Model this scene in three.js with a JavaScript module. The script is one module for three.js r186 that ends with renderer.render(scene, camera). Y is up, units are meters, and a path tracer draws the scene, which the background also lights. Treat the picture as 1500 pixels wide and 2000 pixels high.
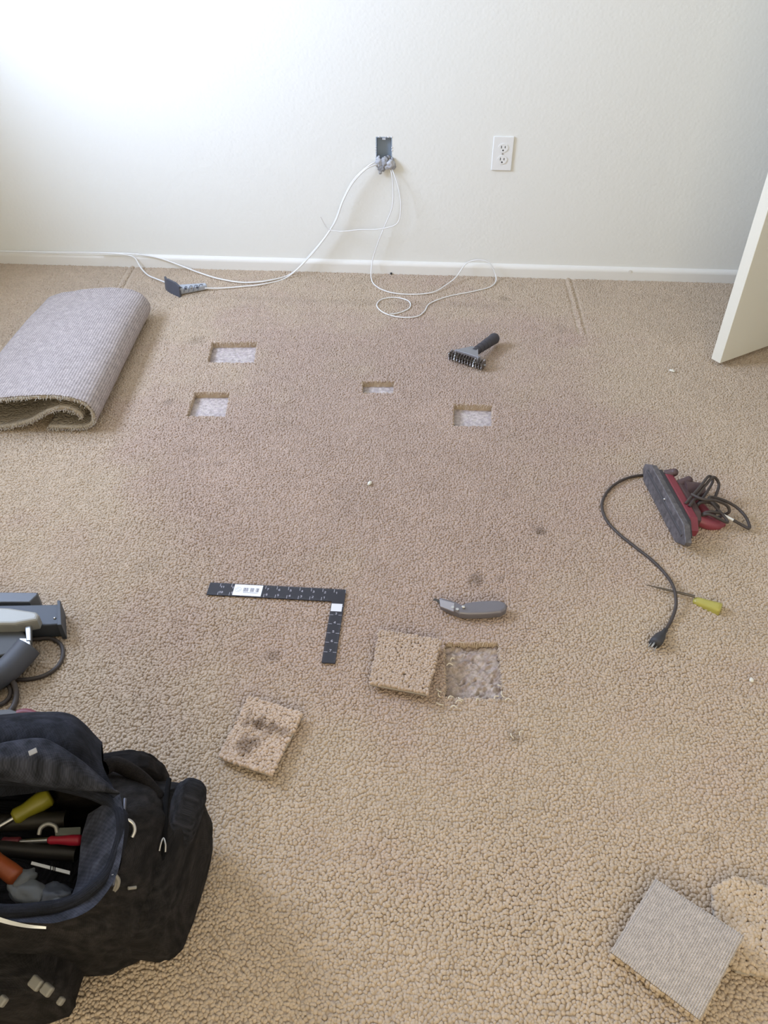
import * as THREE from 'three';
import { RectAreaLightUniformsLib } from 'three/addons/lights/RectAreaLightUniformsLib.js';
import { RoundedBoxGeometry } from 'three/addons/geometries/RoundedBoxGeometry.js';
import { mergeGeometries, mergeVertices } from 'three/addons/utils/BufferGeometryUtils.js';
import { ImprovedNoise } from 'three/addons/math/ImprovedNoise.js';

// ---------- camera, sky, large lights, exposure ----------
RectAreaLightUniformsLib.init();
const scene = new THREE.Scene();
const FOCAL = 1537.58, EYE = new THREE.Vector3(0, 1.257, 0);
const deg = Math.PI / 180, PITCH = 40.18 * deg, YAW = 3.216 * deg, ROLL = 0.225 * deg;
const fwd = new THREE.Vector3(-Math.sin(YAW) * Math.cos(PITCH), -Math.sin(PITCH), -Math.cos(YAW) * Math.cos(PITCH));
const r0 = new THREE.Vector3().crossVectors(fwd, new THREE.Vector3(0, 1, 0)).normalize(), u0 = new THREE.Vector3().crossVectors(r0, fwd);
const right = r0.clone().multiplyScalar(Math.cos(ROLL)).addScaledVector(u0, Math.sin(ROLL));
const up = r0.clone().multiplyScalar(-Math.sin(ROLL)).addScaledVector(u0, Math.cos(ROLL));
const camera = new THREE.PerspectiveCamera(2 * Math.atan(1000 / FOCAL) / deg, 0.75, 0.05, 60);
camera.position.copy(EYE);
camera.setRotationFromMatrix(new THREE.Matrix4().makeBasis(right, up, fwd.clone().negate()));
scene.add(camera);

const renderer = new THREE.WebGLRenderer();
renderer.toneMapping = THREE.LinearToneMapping;
renderer.toneMappingExposure = 1.0;
renderer.shadowMap.enabled = true;
scene.background = new THREE.Color(0.62, 0.74, 0.9);          // daylight sky outside the windows

// room: back wall plane, left and right walls, wall behind the photographer, ceiling
const ZB = -2.922, XL = -1.79, XR = 1.62, ZF = 1.5, YC = 2.44;
// window in the left wall and a window behind the photographer
const WIN1 = { z0: -2.38, z1: -1.38, y0: 0.98, y1: 1.9 };
const WIN2 = { x0: -0.9, x1: 1.1, y0: 0.8, y1: 2.05 };
function windowLight(color, intensity, w, h, pos, look) {
  const l = new THREE.RectAreaLight(color, intensity, w, h);
  l.position.copy(pos); l.lookAt(look); l.castShadow = true; scene.add(l); return l;
}
windowLight(new THREE.Color(0.56, 0.70, 1.0), 33, WIN1.z1 - WIN1.z0 - 0.09, WIN1.y1 - WIN1.y0 - 0.09,
  new THREE.Vector3(XL - 0.075, (WIN1.y0 + WIN1.y1) / 2, (WIN1.z0 + WIN1.z1) / 2), new THREE.Vector3(1, (WIN1.y0 + WIN1.y1) / 2, (WIN1.z0 + WIN1.z1) / 2)).name = 'daylight_window_left';
windowLight(new THREE.Color(1.0, 0.84, 0.52), 4.6, WIN2.x1 - WIN2.x0 - 0.09, WIN2.y1 - WIN2.y0 - 0.09,
  new THREE.Vector3((WIN2.x0 + WIN2.x1) / 2, (WIN2.y0 + WIN2.y1) / 2, ZF + 0.045), new THREE.Vector3((WIN2.x0 + WIN2.x1) / 2, (WIN2.y0 + WIN2.y1) / 2, -5)).name = 'daylight_window_front';

// ---------- helpers ----------
let seed = 20240;
const rnd = () => { seed |= 0; seed = seed + 0x6D2B79F5 | 0; let t = Math.imul(seed ^ seed >>> 15, 1 | seed); t = t + Math.imul(t ^ t >>> 7, 61 | t) ^ t; return ((t ^ t >>> 14) >>> 0) / 4294967296; };
const rs = (a, b) => a + (b - a) * rnd();
const noi = new ImprovedNoise();
const nz = (x, y, z = 0.5) => noi.noise(x, y, z);
const fbm = (x, y, z = 0.5) => nz(x, y, z) * 0.55 + nz(x * 2.1, y * 2.1, z + 7) * 0.28 + nz(x * 4.3, y * 4.3, z + 13) * 0.17;
const V = (x, y, z) => new THREE.Vector3(x, y, z);
const smooth = (a, b, x) => { const t = Math.min(1, Math.max(0, (x - a) / (b - a))); return t * t * (3 - 2 * t); };
// a photo pixel gives a direction; height of the floor / thing, or the wall plane, gives the distance
const dir = (px, py) => fwd.clone().multiplyScalar(FOCAL).addScaledVector(right, px - 750).addScaledVector(up, 1000 - py);
const at = (px, py, y = 0) => { const d = dir(px, py); return EYE.clone().addScaledVector(d, (y - EYE.y) / d.y); };
const onWall = (px, py, out = 0) => { const d = dir(px, py); return EYE.clone().addScaledVector(d, (ZB + out) / d.z); };

const used = {};
const numbered = n => { used[n] = (used[n] ?? -1) + 1; return used[n] ? `${n}_${String(used[n]).padStart(3, '0')}` : n; };
function mesh(name, geo, mat, parent) {
  const g = Array.isArray(geo) ? mergeGeometries(geo.map(q => { const k = q.index ? q.toNonIndexed() : q; for (const a of Object.keys(k.attributes)) if (!['position', 'normal', 'uv'].includes(a)) k.deleteAttribute(a); if (!k.attributes.uv) k.setAttribute('uv', new THREE.BufferAttribute(new Float32Array(k.attributes.position.count * 2), 2)); return k; })) : geo;
  const m = new THREE.Mesh(g, mat); m.castShadow = m.receiveShadow = true;
  m.name = parent ? name : numbered(name); (parent || scene).add(m); return m;
}
function tag(o, label, category, group) { o.userData.label = label; o.userData.category = category; if (group) o.userData.group = group; return o; }
function thing(name, label, category, pos = V(0, 0, 0), group) { const g = new THREE.Group(); g.name = numbered(name); g.position.copy(pos); scene.add(g); return tag(g, label, category, group); }
function struct(o) { o.userData.kind = 'structure'; return o; }
const box = (w, h, d, x = 0, y = 0, z = 0, r = 0) => (r ? new RoundedBoxGeometry(w, h, d, 3, r) : new THREE.BoxGeometry(w, h, d)).translate(x, y, z);
const tubeG = (pts, r, seg = 80, rad = 8, closed = false) => new THREE.TubeGeometry(new THREE.CatmullRomCurve3(pts, closed, 'centripetal'), seg, r, rad, closed);
const cyl = (a, b, ra, rb, n = 16) => { const d = b.clone().sub(a), g = new THREE.CylinderGeometry(rb, ra, d.length(), n); g.applyQuaternion(new THREE.Quaternion().setFromUnitVectors(V(0, 1, 0), d.clone().normalize())); return g.translate((a.x + b.x) / 2, (a.y + b.y) / 2, (a.z + b.z) / 2); };
const ballAt = (p, r, n = 12) => new THREE.SphereGeometry(r, n, n).translate(p.x, p.y, p.z);
function lump(r, k, freq, sd, sx = 1, sy = 1, sz = 1, det = 3) {
  const g = mergeVertices(new THREE.IcosahedronGeometry(1, det).deleteAttribute('normal').deleteAttribute('uv')), p = g.attributes.position, v = V();
  for (let i = 0; i < p.count; i++) { v.fromBufferAttribute(p, i); const f = r * (1 + k * fbm(v.x * freq + sd, v.y * freq, v.z * freq + sd * 0.7)); p.setXYZ(i, v.x * f * sx, v.y * f * sy, v.z * f * sz); }
  g.computeVertexNormals(); return g;
}
// turn the faces of a mirrored geometry round
function flip(g) { const k = g.index ? g.toNonIndexed() : g, p = k.attributes; for (const a of Object.values(p)) { const n = a.itemSize, r = a.array; for (let i = 0; i < a.count; i += 3) for (let q = 0; q < n; q++) { const t = r[(i + 1) * n + q]; r[(i + 1) * n + q] = r[(i + 2) * n + q]; r[(i + 2) * n + q] = t; } } k.computeVertexNormals(); return k; }
// extrude an outline lying on the ground (list of world x/z) from y0 to y1 with rounded edges
function slabFrom(pts, y0, y1, bevel = 0.002) {
  const s = new THREE.Shape(pts.map(p => new THREE.Vector2(p.x, -p.z)));
  const g = new THREE.ExtrudeGeometry(s, { depth: Math.max(1e-4, y1 - y0 - 2 * bevel), bevelEnabled: bevel > 0, bevelThickness: bevel, bevelSize: bevel * 0.9, bevelOffset: -bevel * 0.9, bevelSegments: 3, curveSegments: 12 });
  return g.rotateX(-Math.PI / 2).translate(0, y0 + bevel, 0);
}
function tex(w, h, fn, srgb = true) {
  const d = new Uint8Array(w * h * 4);
  for (let j = 0; j < h; j++) for (let i = 0; i < w; i++) { const c = fn(i, j, w, h), k = (j * w + i) * 4; for (let q = 0; q < 3; q++) d[k + q] = Math.max(0, Math.min(255, Array.isArray(c) ? c[q] : c)); d[k + 3] = 255; }
  const t = new THREE.DataTexture(d, w, h); t.wrapS = t.wrapT = THREE.RepeatWrapping; t.magFilter = t.minFilter = THREE.LinearFilter;
  if (srgb) t.colorSpace = THREE.SRGBColorSpace; t.needsUpdate = true; return t;
}
const rep = (t, x, y) => { const c = t.clone(); c.repeat.set(x, y); c.needsUpdate = true; return c; };
const M = (color, roughness = 0.7, metalness = 0, more = {}) => new THREE.MeshStandardMaterial({ color, roughness, metalness, ...more });

// ---------- materials ----------
// tileable noise
const hash3 = (a, b, c) => { let h = Math.imul(a, 374761393) + Math.imul(b, 668265263) + Math.imul(c, 2147483647 - 61) | 0; h = Math.imul(h ^ h >>> 13, 1274126177); return ((h ^ h >>> 16) >>> 0) / 4294967296; };
const tileN = (i, j, n, f, z) => { const x = i / n * f, y = j / n * f, a = Math.floor(x), b = Math.floor(y), u = x - a, v = y - b, su = u * u * (3 - 2 * u), sv = v * v * (3 - 2 * v), q = (p, r) => hash3(p % f, r % f, z); return (q(a, b) * (1 - su) + q(a + 1, b) * su) * (1 - sv) + (q(a, b + 1) * (1 - su) + q(a + 1, b + 1) * su) * sv - 0.5; };
const peelTex = tex(512, 512, (i, j) => 128 + 150 * tileN(i, j, 512, 90, 1) + 60 * tileN(i, j, 512, 200, 3), false);
const wallMat = M(new THREE.Color().setRGB(0.80, 0.785, 0.725), 0.85, 0, { bumpMap: rep(peelTex, 1.4, 1.4), bumpScale: 0.0005 });
const ceilMat = M(new THREE.Color().setRGB(0.80, 0.78, 0.72), 0.95);
const trimMat = M(new THREE.Color().setRGB(0.80, 0.77, 0.71), 0.45);
const doorMat = M(new THREE.Color().setRGB(0.80, 0.76, 0.64), 0.5);
const whitePlastic = M(new THREE.Color().setRGB(0.80, 0.79, 0.76), 0.35);
const cableMat = M(new THREE.Color().setRGB(0.80, 0.78, 0.75), 0.45);
const darkSlot = M(new THREE.Color().setRGB(0.03, 0.03, 0.03), 0.8);
const chrome = M(new THREE.Color().setRGB(0.62, 0.62, 0.61), 0.3, 1);
const steel = M(new THREE.Color().setRGB(0.45, 0.45, 0.45), 0.38, 1);
const blackRubber = M(new THREE.Color().setRGB(0.035, 0.033, 0.036), 0.6);

// ================= THE ROOM =================
const CARPET = [0.50, 0.397, 0.296];
const holes = [
  [[413, 668], [504, 667], [497, 708], [404, 708]], [[380, 765], [450, 765], [441, 813], [364, 813]],
  [[707, 744], [772, 744], [769, 767], [707, 767]], [[885, 788], [963, 791], [962, 832], [885, 832]],
  [[866, 1254], [976, 1254], [984, 1365], [870, 1362]],
].map(h => h.map(p => at(p[0], p[1])));
const insidePoly = (x, z, poly) => { let c = false; for (let i = 0, j = poly.length - 1; i < poly.length; j = i++) { const a = poly[i], b = poly[j]; if ((a.z > z) !== (b.z > z) && x < (b.x - a.x) * (z - a.z) / (b.z - a.z) + a.x) c = !c; } return c; };

const stains = [[930, 1130, 0.018, 0.6], [922, 1147, 0.014, 0.3], [976, 1130, 0.012, 0.3], [1052, 1035, 0.013, 0.62], [1042, 1029, 0.008, 0.4], [1062, 1040, 0.011, 0.35], [530, 1279, 0.015, 0.35], [541, 1276, 0.012, 0.25], [386, 664, 0.03, 0.28], [328, 787, 0.02, 0.3], [1003, 1437, 0.014, 0.5], [990, 968, 0.012, 0.25], [372, 880, 0.022, 0.2], [425, 905, 0.012, 0.22], [275, 1105, 0.03, 0.14], [680, 1000, 0.012, 0.16], [790, 1000, 0.01, 0.18], [985, 583, 0.02, 0.3], [1095, 640, 0.03, 0.15], [520, 1390, 0.02, 0.1], [1385, 1640, 0.02, 0.12]].map(s => ({ p: at(s[0], s[1]), r: s[2], k: s[3] }));
// the soiling and the stains that the photograph shows in the worn carpet
function carpetTint(x, z) {
  const n = fbm(x * 2.2 + 3, z * 2.2, 2), f = fbm(x * 9, z * 9, 4), g = fbm(x * 33, z * 33, 9);
  const worn = smooth(0.15, 0.75, 1.15 - Math.hypot((x + 0.12) / 0.95, (z + 1.75) / 1.25) + n * 0.7 + f * 0.25);
  let d = 1 - 0.16 * worn + 0.10 * n + 0.08 * f + 0.08 * g;
  // furrow of dirt along the strip by the wall
  d -= 0.10 * Math.exp(-(((z + 2.66 + 0.02 * n) / 0.022) ** 2)) * smooth(-1.0, -0.85, x) * smooth(0.55, 0.2, x) * (0.5 + 1.2 * Math.max(0, f + 0.3));
  let st = 1;
  for (const s of stains) { const q = Math.hypot(x - s.p.x, (z - s.p.z) * 0.9) / s.r; if (q < 2) st *= 1 - 0.62 * s.k * smooth(1.4, 0.3, q + 0.8 * g + 0.3 * f); }
  return [d * st, d * (1 - 0.05 * worn) * (st * 1.02 - 0.02), d * (1 + 0.03 * worn) * (st * 1.05 - 0.05)];
}
// seams in the carpet: a slightly sunken pair of lines
const seamL = [at(262, 515), at(222, 585)], seamR = [at(1110, 545), at(1138, 650)];
function carpetHeight(x, z) {
  let h = 0.0025 * fbm(x * 3, z * 3, 6);
  for (const [a, b] of [seamL, seamR]) if (z < b.z + 0.01) {
    const cx = a.x + (b.x - a.x) * (z - a.z) / (b.z - a.z);
    for (const o of [-0.012, 0.012]) h -= 0.006 * Math.exp(-(((x - cx - o) / 0.005) ** 2));
    h += 0.003 * Math.exp(-(((x - cx) / 0.007) ** 2));
  }
  return h;
}
const floor = new THREE.Group(); floor.name = 'floor'; struct(floor); scene.add(floor);
floor.userData.label = 'worn beige wall-to-wall carpet with square cut-outs'; 
{
  mesh('subfloor', box(XR - XL + 0.6, 0.1, ZF - ZB + 0.5, (XR + XL) / 2, -0.085, (ZF + ZB) / 2), M(new THREE.Color().setRGB(0.35, 0.33, 0.3), 0.95), floor);
  const padTex = tex(512, 512, (i, j) => { const a = tileN(i, j, 512, 60, 1), b = tileN(i, j, 512, 26, 4), c = tileN(i, j, 512, 140, 8); const k = 1 + 0.16 * a + 0.18 * b + 0.12 * c; return [184 * k, 171 * k + 4 * b, 165 * k + 8 * a]; });
  const padMat = M(0xffffff, 0.95, 0, { map: padTex });
  mesh('carpet_underlay', box(XR - XL + 0.02, 0.012, ZF - ZB + 0.02, (XR + XL) / 2, -0.029, (ZF + ZB) / 2), M(new THREE.Color().setRGB(0.4, 0.37, 0.35), 0.95), floor);
  // carpet backing with the five openings cut out
  const s = new THREE.Shape([[XL, ZB], [XR, ZB], [XR, ZF], [XL, ZF]].map(p => new THREE.Vector2(p[0], -p[1])));
  for (const h of holes) { const pts = []; for (let i = 0; i < 4; i++) for (let k = 0; k < 10; k++) { const p = h[i].clone().lerp(h[(i + 1) % 4], k / 10); const j = k ? 0.0012 : 0; pts.push(new THREE.Vector2(p.x + rs(-j, j), -p.z + rs(-j, j))); } s.holes.push(new THREE.Path(pts)); }
  const tuftBump = tex(512, 512, (i, j) => 128 + 230 * tileN(i, j, 512, 60, 2) + 90 * tileN(i, j, 512, 130, 5), false);
  const cg = new THREE.ExtrudeGeometry(s, { depth: 0.0186, bevelEnabled: false }).rotateX(-Math.PI / 2).translate(0, -0.0215, 0);
  mesh('carpet_backing', cg, M(new THREE.Color().setRGB(...CARPET), 1, 0, { bumpMap: rep(tuftBump, 1.8, 1.8), bumpScale: 0.004 }), floor);
  // underlay seen in each opening: a lumpy foam pad
  holes.forEach((h, hi) => {
    const N = 48, big = hi === 4, pos = [], uv = [], idx = [], e = 0.012;
    const c = h.reduce((a, b) => a.add(b), V(0, 0, 0)).multiplyScalar(0.25);
    for (let j = 0; j <= N; j++) for (let i = 0; i <= N; i++) {
      const a = h[0].clone().lerp(h[1], i / N), b = h[3].clone().lerp(h[2], i / N), p = a.lerp(b, j / N); p.add(p.clone().sub(c).multiplyScalar(e / 0.06 * 0.5));
      let y = -0.0215 + 0.0016 * fbm(p.x * 90, p.z * 90, hi);
      if (big) { const w = fbm(p.x * 26 + 1, p.z * 75 + fbm(p.x * 30, p.z * 30, 3) * 3, 5); y = -0.0160 + 0.012 * w - 0.006 * smooth(0.25, 0.6, Math.abs(fbm(p.x * 34, p.z * 88, 21))) + 0.002 * nz(p.x * 300, p.z * 300); }
      pos.push(p.x, Math.max(y, -0.0226), p.z); uv.push(p.x * 5, p.z * 5);
      if (i < N && j < N) { const q = j * (N + 1) + i; idx.push(q, q + N + 1, q + 1, q + 1, q + N + 1, q + N + 2); }
    }
    const g = new THREE.BufferGeometry(); g.setAttribute('position', new THREE.Float32BufferAttribute(pos, 3)); g.setAttribute('uv', new THREE.Float32BufferAttribute(uv, 2)); g.setIndex(idx); g.computeVertexNormals();
    mesh('padding', g, big ? M(new THREE.Color().setRGB(0.80, 0.75, 0.68), 0.95, 0, { map: padTex, side: THREE.DoubleSide }) : M(0xffffff, 0.95, 0, { map: padTex, side: THREE.DoubleSide }), floor);
  });
}
// the pile: yarn tufts standing on the backing
const tuftGeo = (() => { const g = new THREE.IcosahedronGeometry(1, 1), p = g.attributes.position, v = V(); for (let i = 0; i < p.count; i++) { v.fromBufferAttribute(p, i); const f = 1 + 0.28 * nz(v.x * 1.7 + 5, v.y * 1.7, v.z * 1.7); p.setXYZ(i, v.x * f, v.y * f, v.z * f); } const w = mergeVertices(g.deleteAttribute('normal').deleteAttribute('uv')); w.computeVertexNormals(); return w; })();
const tuftMat = new THREE.MeshPhysicalMaterial({ color: 0xffffff, roughness: 1, specularIntensity: 0.15 });
function pile(name, spots, parent) {   // spots: [x, y, z, tint[3], size]
  const im = new THREE.InstancedMesh(tuftGeo, tuftMat, spots.length), m = new THREE.Matrix4(), q = new THREE.Quaternion(), e = new THREE.Euler(), c = new THREE.Color(), p = V(), s = V();
  spots.forEach((t, i) => {
    e.set(rs(-0.55, 0.55), rs(0, 6.28), rs(-0.55, 0.55)); q.setFromEuler(e); p.set(t[0], t[1], t[2]);
    const z = t[4] ?? 1; s.set(0.0038 * z * rs(0.75, 1.3), 0.0040 * z * rs(0.85, 1.2), 0.0038 * z * rs(0.75, 1.3));
    im.setMatrixAt(i, m.compose(p, q, s)); const k = rs(0.93, 1.07); im.setColorAt(i, c.setRGB(CARPET[0] * t[3][0] * k, CARPET[1] * t[3][1] * k, CARPET[2] * t[3][2] * k));
  });
  im.name = name; im.castShadow = im.receiveShadow = true; im.userData.kind = 'stuff'; parent.add(im); return im;
}
{
  const spots = [], S = 0.0051;
  for (let z = ZB + 0.016; z < 0.45; z += S) for (let x = XL + 0.016; x < XR - 0.005; x += S) {
    if (z > -1.2 && Math.abs(x) > 1.45) continue;
    const a = x + rs(-0.45, 0.45) * S, b = z + rs(-0.45, 0.45) * S;
    if (holes.some(h => Math.abs(a - h[0].x) < 0.25 && insidePoly(a, b, h))) continue;
    spots.push([a, -0.0034 + carpetHeight(a, b) + rs(-0.0008, 0.0008), b, carpetTint(a, b)]);
  }
  console.log('tufts', spots.length);
  pile('carpet_pile', spots, floor).userData.label = 'beige carpet tufts';
}
// walls, with openings for the cable box, the windows and the doorway
function wallSheet(name, w, h, openings, mat, place, t = 0.12) {
  const s = new THREE.Shape([[0, 0], [w, 0], [w, h], [0, h]].map(p => new THREE.Vector2(...p)));
  for (const [a, b, c, d] of openings) s.holes.push(new THREE.Path([[a, b], [c, b], [c, d], [a, d]].map(p => new THREE.Vector2(...p))));
  const m = struct(mesh(name, new THREE.ExtrudeGeometry(s, { depth: t, bevelEnabled: false }).translate(0, 0, -t), mat)); place(m); return m;
}
const bxA = onWall(734, 267), bxB = onWall(766, 267), bxC = onWall(750, 324);
const BOX = { x0: bxA.x, x1: bxB.x, y0: bxC.y, y1: bxA.y };
const FL = -0.03;
wallSheet('wall_back', XR - XL + 0.24, YC - FL, [[BOX.x0 - XL + 0.12, BOX.y0 - FL, BOX.x1 - XL + 0.12, BOX.y1 - FL]], wallMat, m => m.position.set(XL - 0.12, FL, ZB));
wallSheet('wall_left', ZF - ZB, YC - FL, [[ZF - WIN1.z1 - 0, WIN1.y0 - FL, ZF - WIN1.z0, WIN1.y1 - FL]], wallMat, m => { m.rotation.y = Math.PI / 2; m.position.set(XL, FL, ZF); });
const DOOR = { z0: -2.72, z1: -1.95, h: 2.04 };
wallSheet('wall_right', ZF - ZB, YC - FL, [[DOOR.z0 - ZB, 0, DOOR.z1 - ZB, DOOR.h - FL]], wallMat, m => { m.rotation.y = -Math.PI / 2; m.position.set(XR, FL, ZB); });
wallSheet('wall_front', XR - XL + 0.24, YC - FL, [[XR + 0.12 - WIN2.x1, WIN2.y0 - FL, XR + 0.12 - WIN2.x0, WIN2.y1 - FL]], wallMat, m => { m.rotation.y = Math.PI; m.position.set(XR + 0.12, FL, ZF); });
struct(mesh('ceiling', box(XR - XL + 0.24, 0.12, ZF - ZB + 0.24, (XR + XL) / 2, YC + 0.06, (ZF + ZB) / 2), ceilMat));
// closet behind the door
struct(mesh('wall_closet', [box(0.04, 2.5, 1.2, XR + 0.8, 1.2, -2.33), box(0.7, 2.5, 0.04, XR + 0.47, 1.2, -2.94), box(0.7, 2.5, 0.04, XR + 0.47, 1.2, -1.72), box(0.74, 0.04, 1.2, XR + 0.47, 2.4, -2.33), box(0.7, 0.04, 1.2, XR + 0.47, -0.03, -2.33)], wallMat));
// windows
function windowUnit(n, w, h, place) {
  const g = new THREE.Group(); g.name = `window_${n}`; struct(g); scene.add(g); place(g);
  const f = 0.045, d = 0.06;
  mesh('window_frame', [box(w, f, d, 0, -h / 2 + f / 2, -0.08), box(w, f, d, 0, h / 2 - f / 2, -0.08), box(f, h - 2 * f, d, -w / 2 + f / 2, 0, -0.08), box(f, h - 2 * f, d, w / 2 - f / 2, 0, -0.08), box(0.035, h - 2 * f, d * 0.8, 0, 0, -0.08)], trimMat, g);
  for (const s of [-1, 1]) mesh('pane', box(w / 2 - f - 0.0175, h - 2 * f, 0.004, s * (w / 4 - f / 2 + 0.009), 0, -0.085), new THREE.MeshPhysicalMaterial({ color: 0xffffff, roughness: 0, transmission: 1, thickness: 0 }), g);
  mesh('window_sill', box(w + 0.04, 0.02, 0.09, 0, -h / 2 - 0.006, -0.0, 0.006), trimMat, g);
  return g;
}
windowUnit(1, WIN1.z1 - WIN1.z0, WIN1.y1 - WIN1.y0, g => { g.rotation.y = Math.PI / 2; g.position.set(XL, (WIN1.y0 + WIN1.y1) / 2, (WIN1.z0 + WIN1.z1) / 2); });
windowUnit(2, WIN2.x1 - WIN2.x0, WIN2.y1 - WIN2.y0, g => { g.rotation.y = Math.PI; g.position.set((WIN2.x0 + WIN2.x1) / 2, (WIN2.y0 + WIN2.y1) / 2, ZF); });
// baseboards: low moulding with a rounded top
function baseboard(side, len, place) {
  const s = new THREE.Shape(); s.moveTo(0, 0); s.lineTo(0.013, 0); s.lineTo(0.013, 0.036); s.quadraticCurveTo(0.0125, 0.044, 0.007, 0.049); s.quadraticCurveTo(0.004, 0.052, 0, 0.053); s.lineTo(0, 0);
  const m = struct(mesh(`baseboard_${side}`, new THREE.ExtrudeGeometry(s, { depth: len, bevelEnabled: false, curveSegments: 8 }), trimMat)); place(m); return m;
}
const bbY = -0.006;
baseboard('back', XR - XL, m => { m.rotation.y = -Math.PI / 2; m.position.set(XR, bbY, ZB); });
baseboard('left', ZF - ZB - 0.013, m => { m.position.set(XL, bbY, ZB + 0.013); });
baseboard('front', XR - XL - 0.03, m => { m.rotation.y = Math.PI / 2; m.position.set(XL + 0.013, bbY, ZF); });
baseboard('right', ZF - DOOR.z1 - 0.09, m => { m.rotation.y = Math.PI; m.position.set(XR, bbY, ZF - 0.013); });
// a small nail-hole dimple and screw in the baseboard
{ const p = onWall(1230, 530, 0.013); const s = mesh('screw_head', new THREE.CylinderGeometry(0.006, 0.006, 0.003, 16).rotateX(Math.PI / 2).translate(p.x, p.y, p.z + 0.0005), trimMat); tag(s, 'small painted round screw head in the white baseboard near the door', 'screw'); }
// door casing and the open door
struct(mesh('trim_1', [box(0.016, DOOR.h + 0.06, 0.06, XR - 0.008, DOOR.h / 2 + 0.03, DOOR.z0 - 0.03), box(0.016, DOOR.h + 0.06, 0.06, XR - 0.008, DOOR.h / 2 + 0.03, DOOR.z1 + 0.03), box(0.016, 0.06, DOOR.z1 - DOOR.z0, XR - 0.008, DOOR.h + 0.03, (DOOR.z0 + DOOR.z1) / 2)], trimMat));
{
  const y = 0.014, a = at(1383, 699, y), b = at(1406, 710, y), c = at(1500, 676, y);
  const u = c.clone().sub(b).normalize(), n = V(u.z, 0, -u.x).multiplyScalar(1);    // u: from the free edge to the hinge
  if (n.dot(a.clone().sub(b)) < 0) n.negate();
  const T = 0.036, L = (XR - 0.03 - b.x) / u.x;
  const g = new THREE.Group(); g.name = 'door_1'; struct(g); scene.add(g); g.userData.label = 'plain cream slab door standing open';
  g.position.copy(b); g.rotation.y = Math.atan2(-u.z, u.x);
  const sgn = V(0, 0, 1).applyAxisAngle(V(0, 1, 0), g.rotation.y).dot(n) > 0 ? 1 : -1;
  mesh('door_slab', box(L, 2.0, T, L / 2, 1.0, sgn * T / 2, 0.0015), doorMat, g);
  const kn = (s) => [new THREE.CylinderGeometry(0.03, 0.03, 0.008, 24).rotateX(Math.PI / 2).translate(0.06, 0.92, sgn * T / 2 + s * (T / 2 + 0.004)), new THREE.CylinderGeometry(0.011, 0.011, 0.03, 16).rotateX(Math.PI / 2).translate(0.06, 0.92, sgn * T / 2 + s * (T / 2 + 0.02)), new THREE.SphereGeometry(0.027, 20, 16).scale(1, 1, 0.75).translate(0.06, 0.92, sgn * T / 2 + s * (T / 2 + 0.048))];
  mesh('door_knob', [...kn(1), ...kn(-1)], M(new THREE.Color().setRGB(0.6, 0.5, 0.3), 0.3, 1), g);
  for (const hy of [0.2, 1.0, 1.8]) mesh('hinge', new THREE.CylinderGeometry(0.007, 0.007, 0.09, 12).translate(L + 0.004, hy, sgn * T * 0.9), M(new THREE.Color().setRGB(0.6, 0.5, 0.3), 0.35, 1), g);
}

// ================= ON THE WALL =================
{ // open cable box
  const w = BOX.x1 - BOX.x0, h = BOX.y1 - BOX.y0, g = thing('electrical_box', 'open blue-grey cable box in the wall with crumpled grey wiring stuffed in its mouth', 'wall box', V((BOX.x0 + BOX.x1) / 2, (BOX.y0 + BOX.y1) / 2, ZB));
  const blue = M(new THREE.Color().setRGB(0.30, 0.36, 0.43), 0.5), t = 0.003, d = 0.032;
  mesh('box_shell', [box(t, h, d, -w / 2 + t / 2, 0, -d / 2), box(t, h, d, w / 2 - t / 2, 0, -d / 2), box(w - 2 * t, t, d, 0, h / 2 - t / 2, -d / 2), box(w - 2 * t, t, d, 0, -h / 2 + t / 2, -d / 2), box(w - 2 * t, h - 2 * t, t, 0, 0, -d + t / 2)], blue, g);
  mesh('screw_tab', [box(0.012, 0.009, 0.004, 0, h / 2 - 0.006, -0.003, 0.001), box(0.012, 0.009, 0.004, 0, -h / 2 + 0.006, -0.003, 0.001)], M(new THREE.Color().setRGB(0.5, 0.52, 0.55), 0.5), g);
  // ragged plaster round the opening
  const rag = []; for (let i = 0; i < 26; i++) { const s = i % 4, q = rs(-0.5, 0.5), r = rs(0.0014, 0.0032); rag.push(lump(r, 0.6, 2, i, 1, 1, 0.6, 1).translate(s === 0 ? -w / 2 : s === 1 ? w / 2 : q * w, s > 1 ? (s === 2 ? h / 2 : -h / 2) : q * h, 0.0004)); }
  mesh('torn_plaster', rag, M(new THREE.Color().setRGB(0.7, 0.69, 0.68), 0.95), g);
  const greys = [0.42, 0.34, 0.5, 0.28];
  [[-0.016, -0.038, 0.012, 0.013, 1.0, 1.2], [0.004, -0.034, 0.014, 0.014, 0.9, 1.25], [0.024, -0.04, 0.018, 0.015, 1.0, 0.95], [-0.008, -0.056, 0.014, 0.011, 1.1, 1.1], [0.012, -0.05, 0.012, 0.012, 1.1, 0.9], [0.034, -0.048, 0.016, 0.010, 1.0, 1.0], [-0.02, -0.03, 0.0, 0.009, 0.7, 1.3], [0.016, -0.026, 0.002, 0.009, 0.9, 1.2], [-0.012, -0.068, 0.016, 0.007, 0.8, 1.2], [0.03, -0.03, 0.006, 0.008, 0.7, 1.3]].forEach(([x, y, z, r, sx, sy], i) => { const k = greys[i % 4]; mesh('crumpled_sheath', lump(r, 0.75, 1.9, i * 3.7, sx, sy, 0.8, 3).translate(x, y + 0.004, z), M(new THREE.Color().setRGB(k, k, k * 1.04), 0.7), g); });
}
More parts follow.
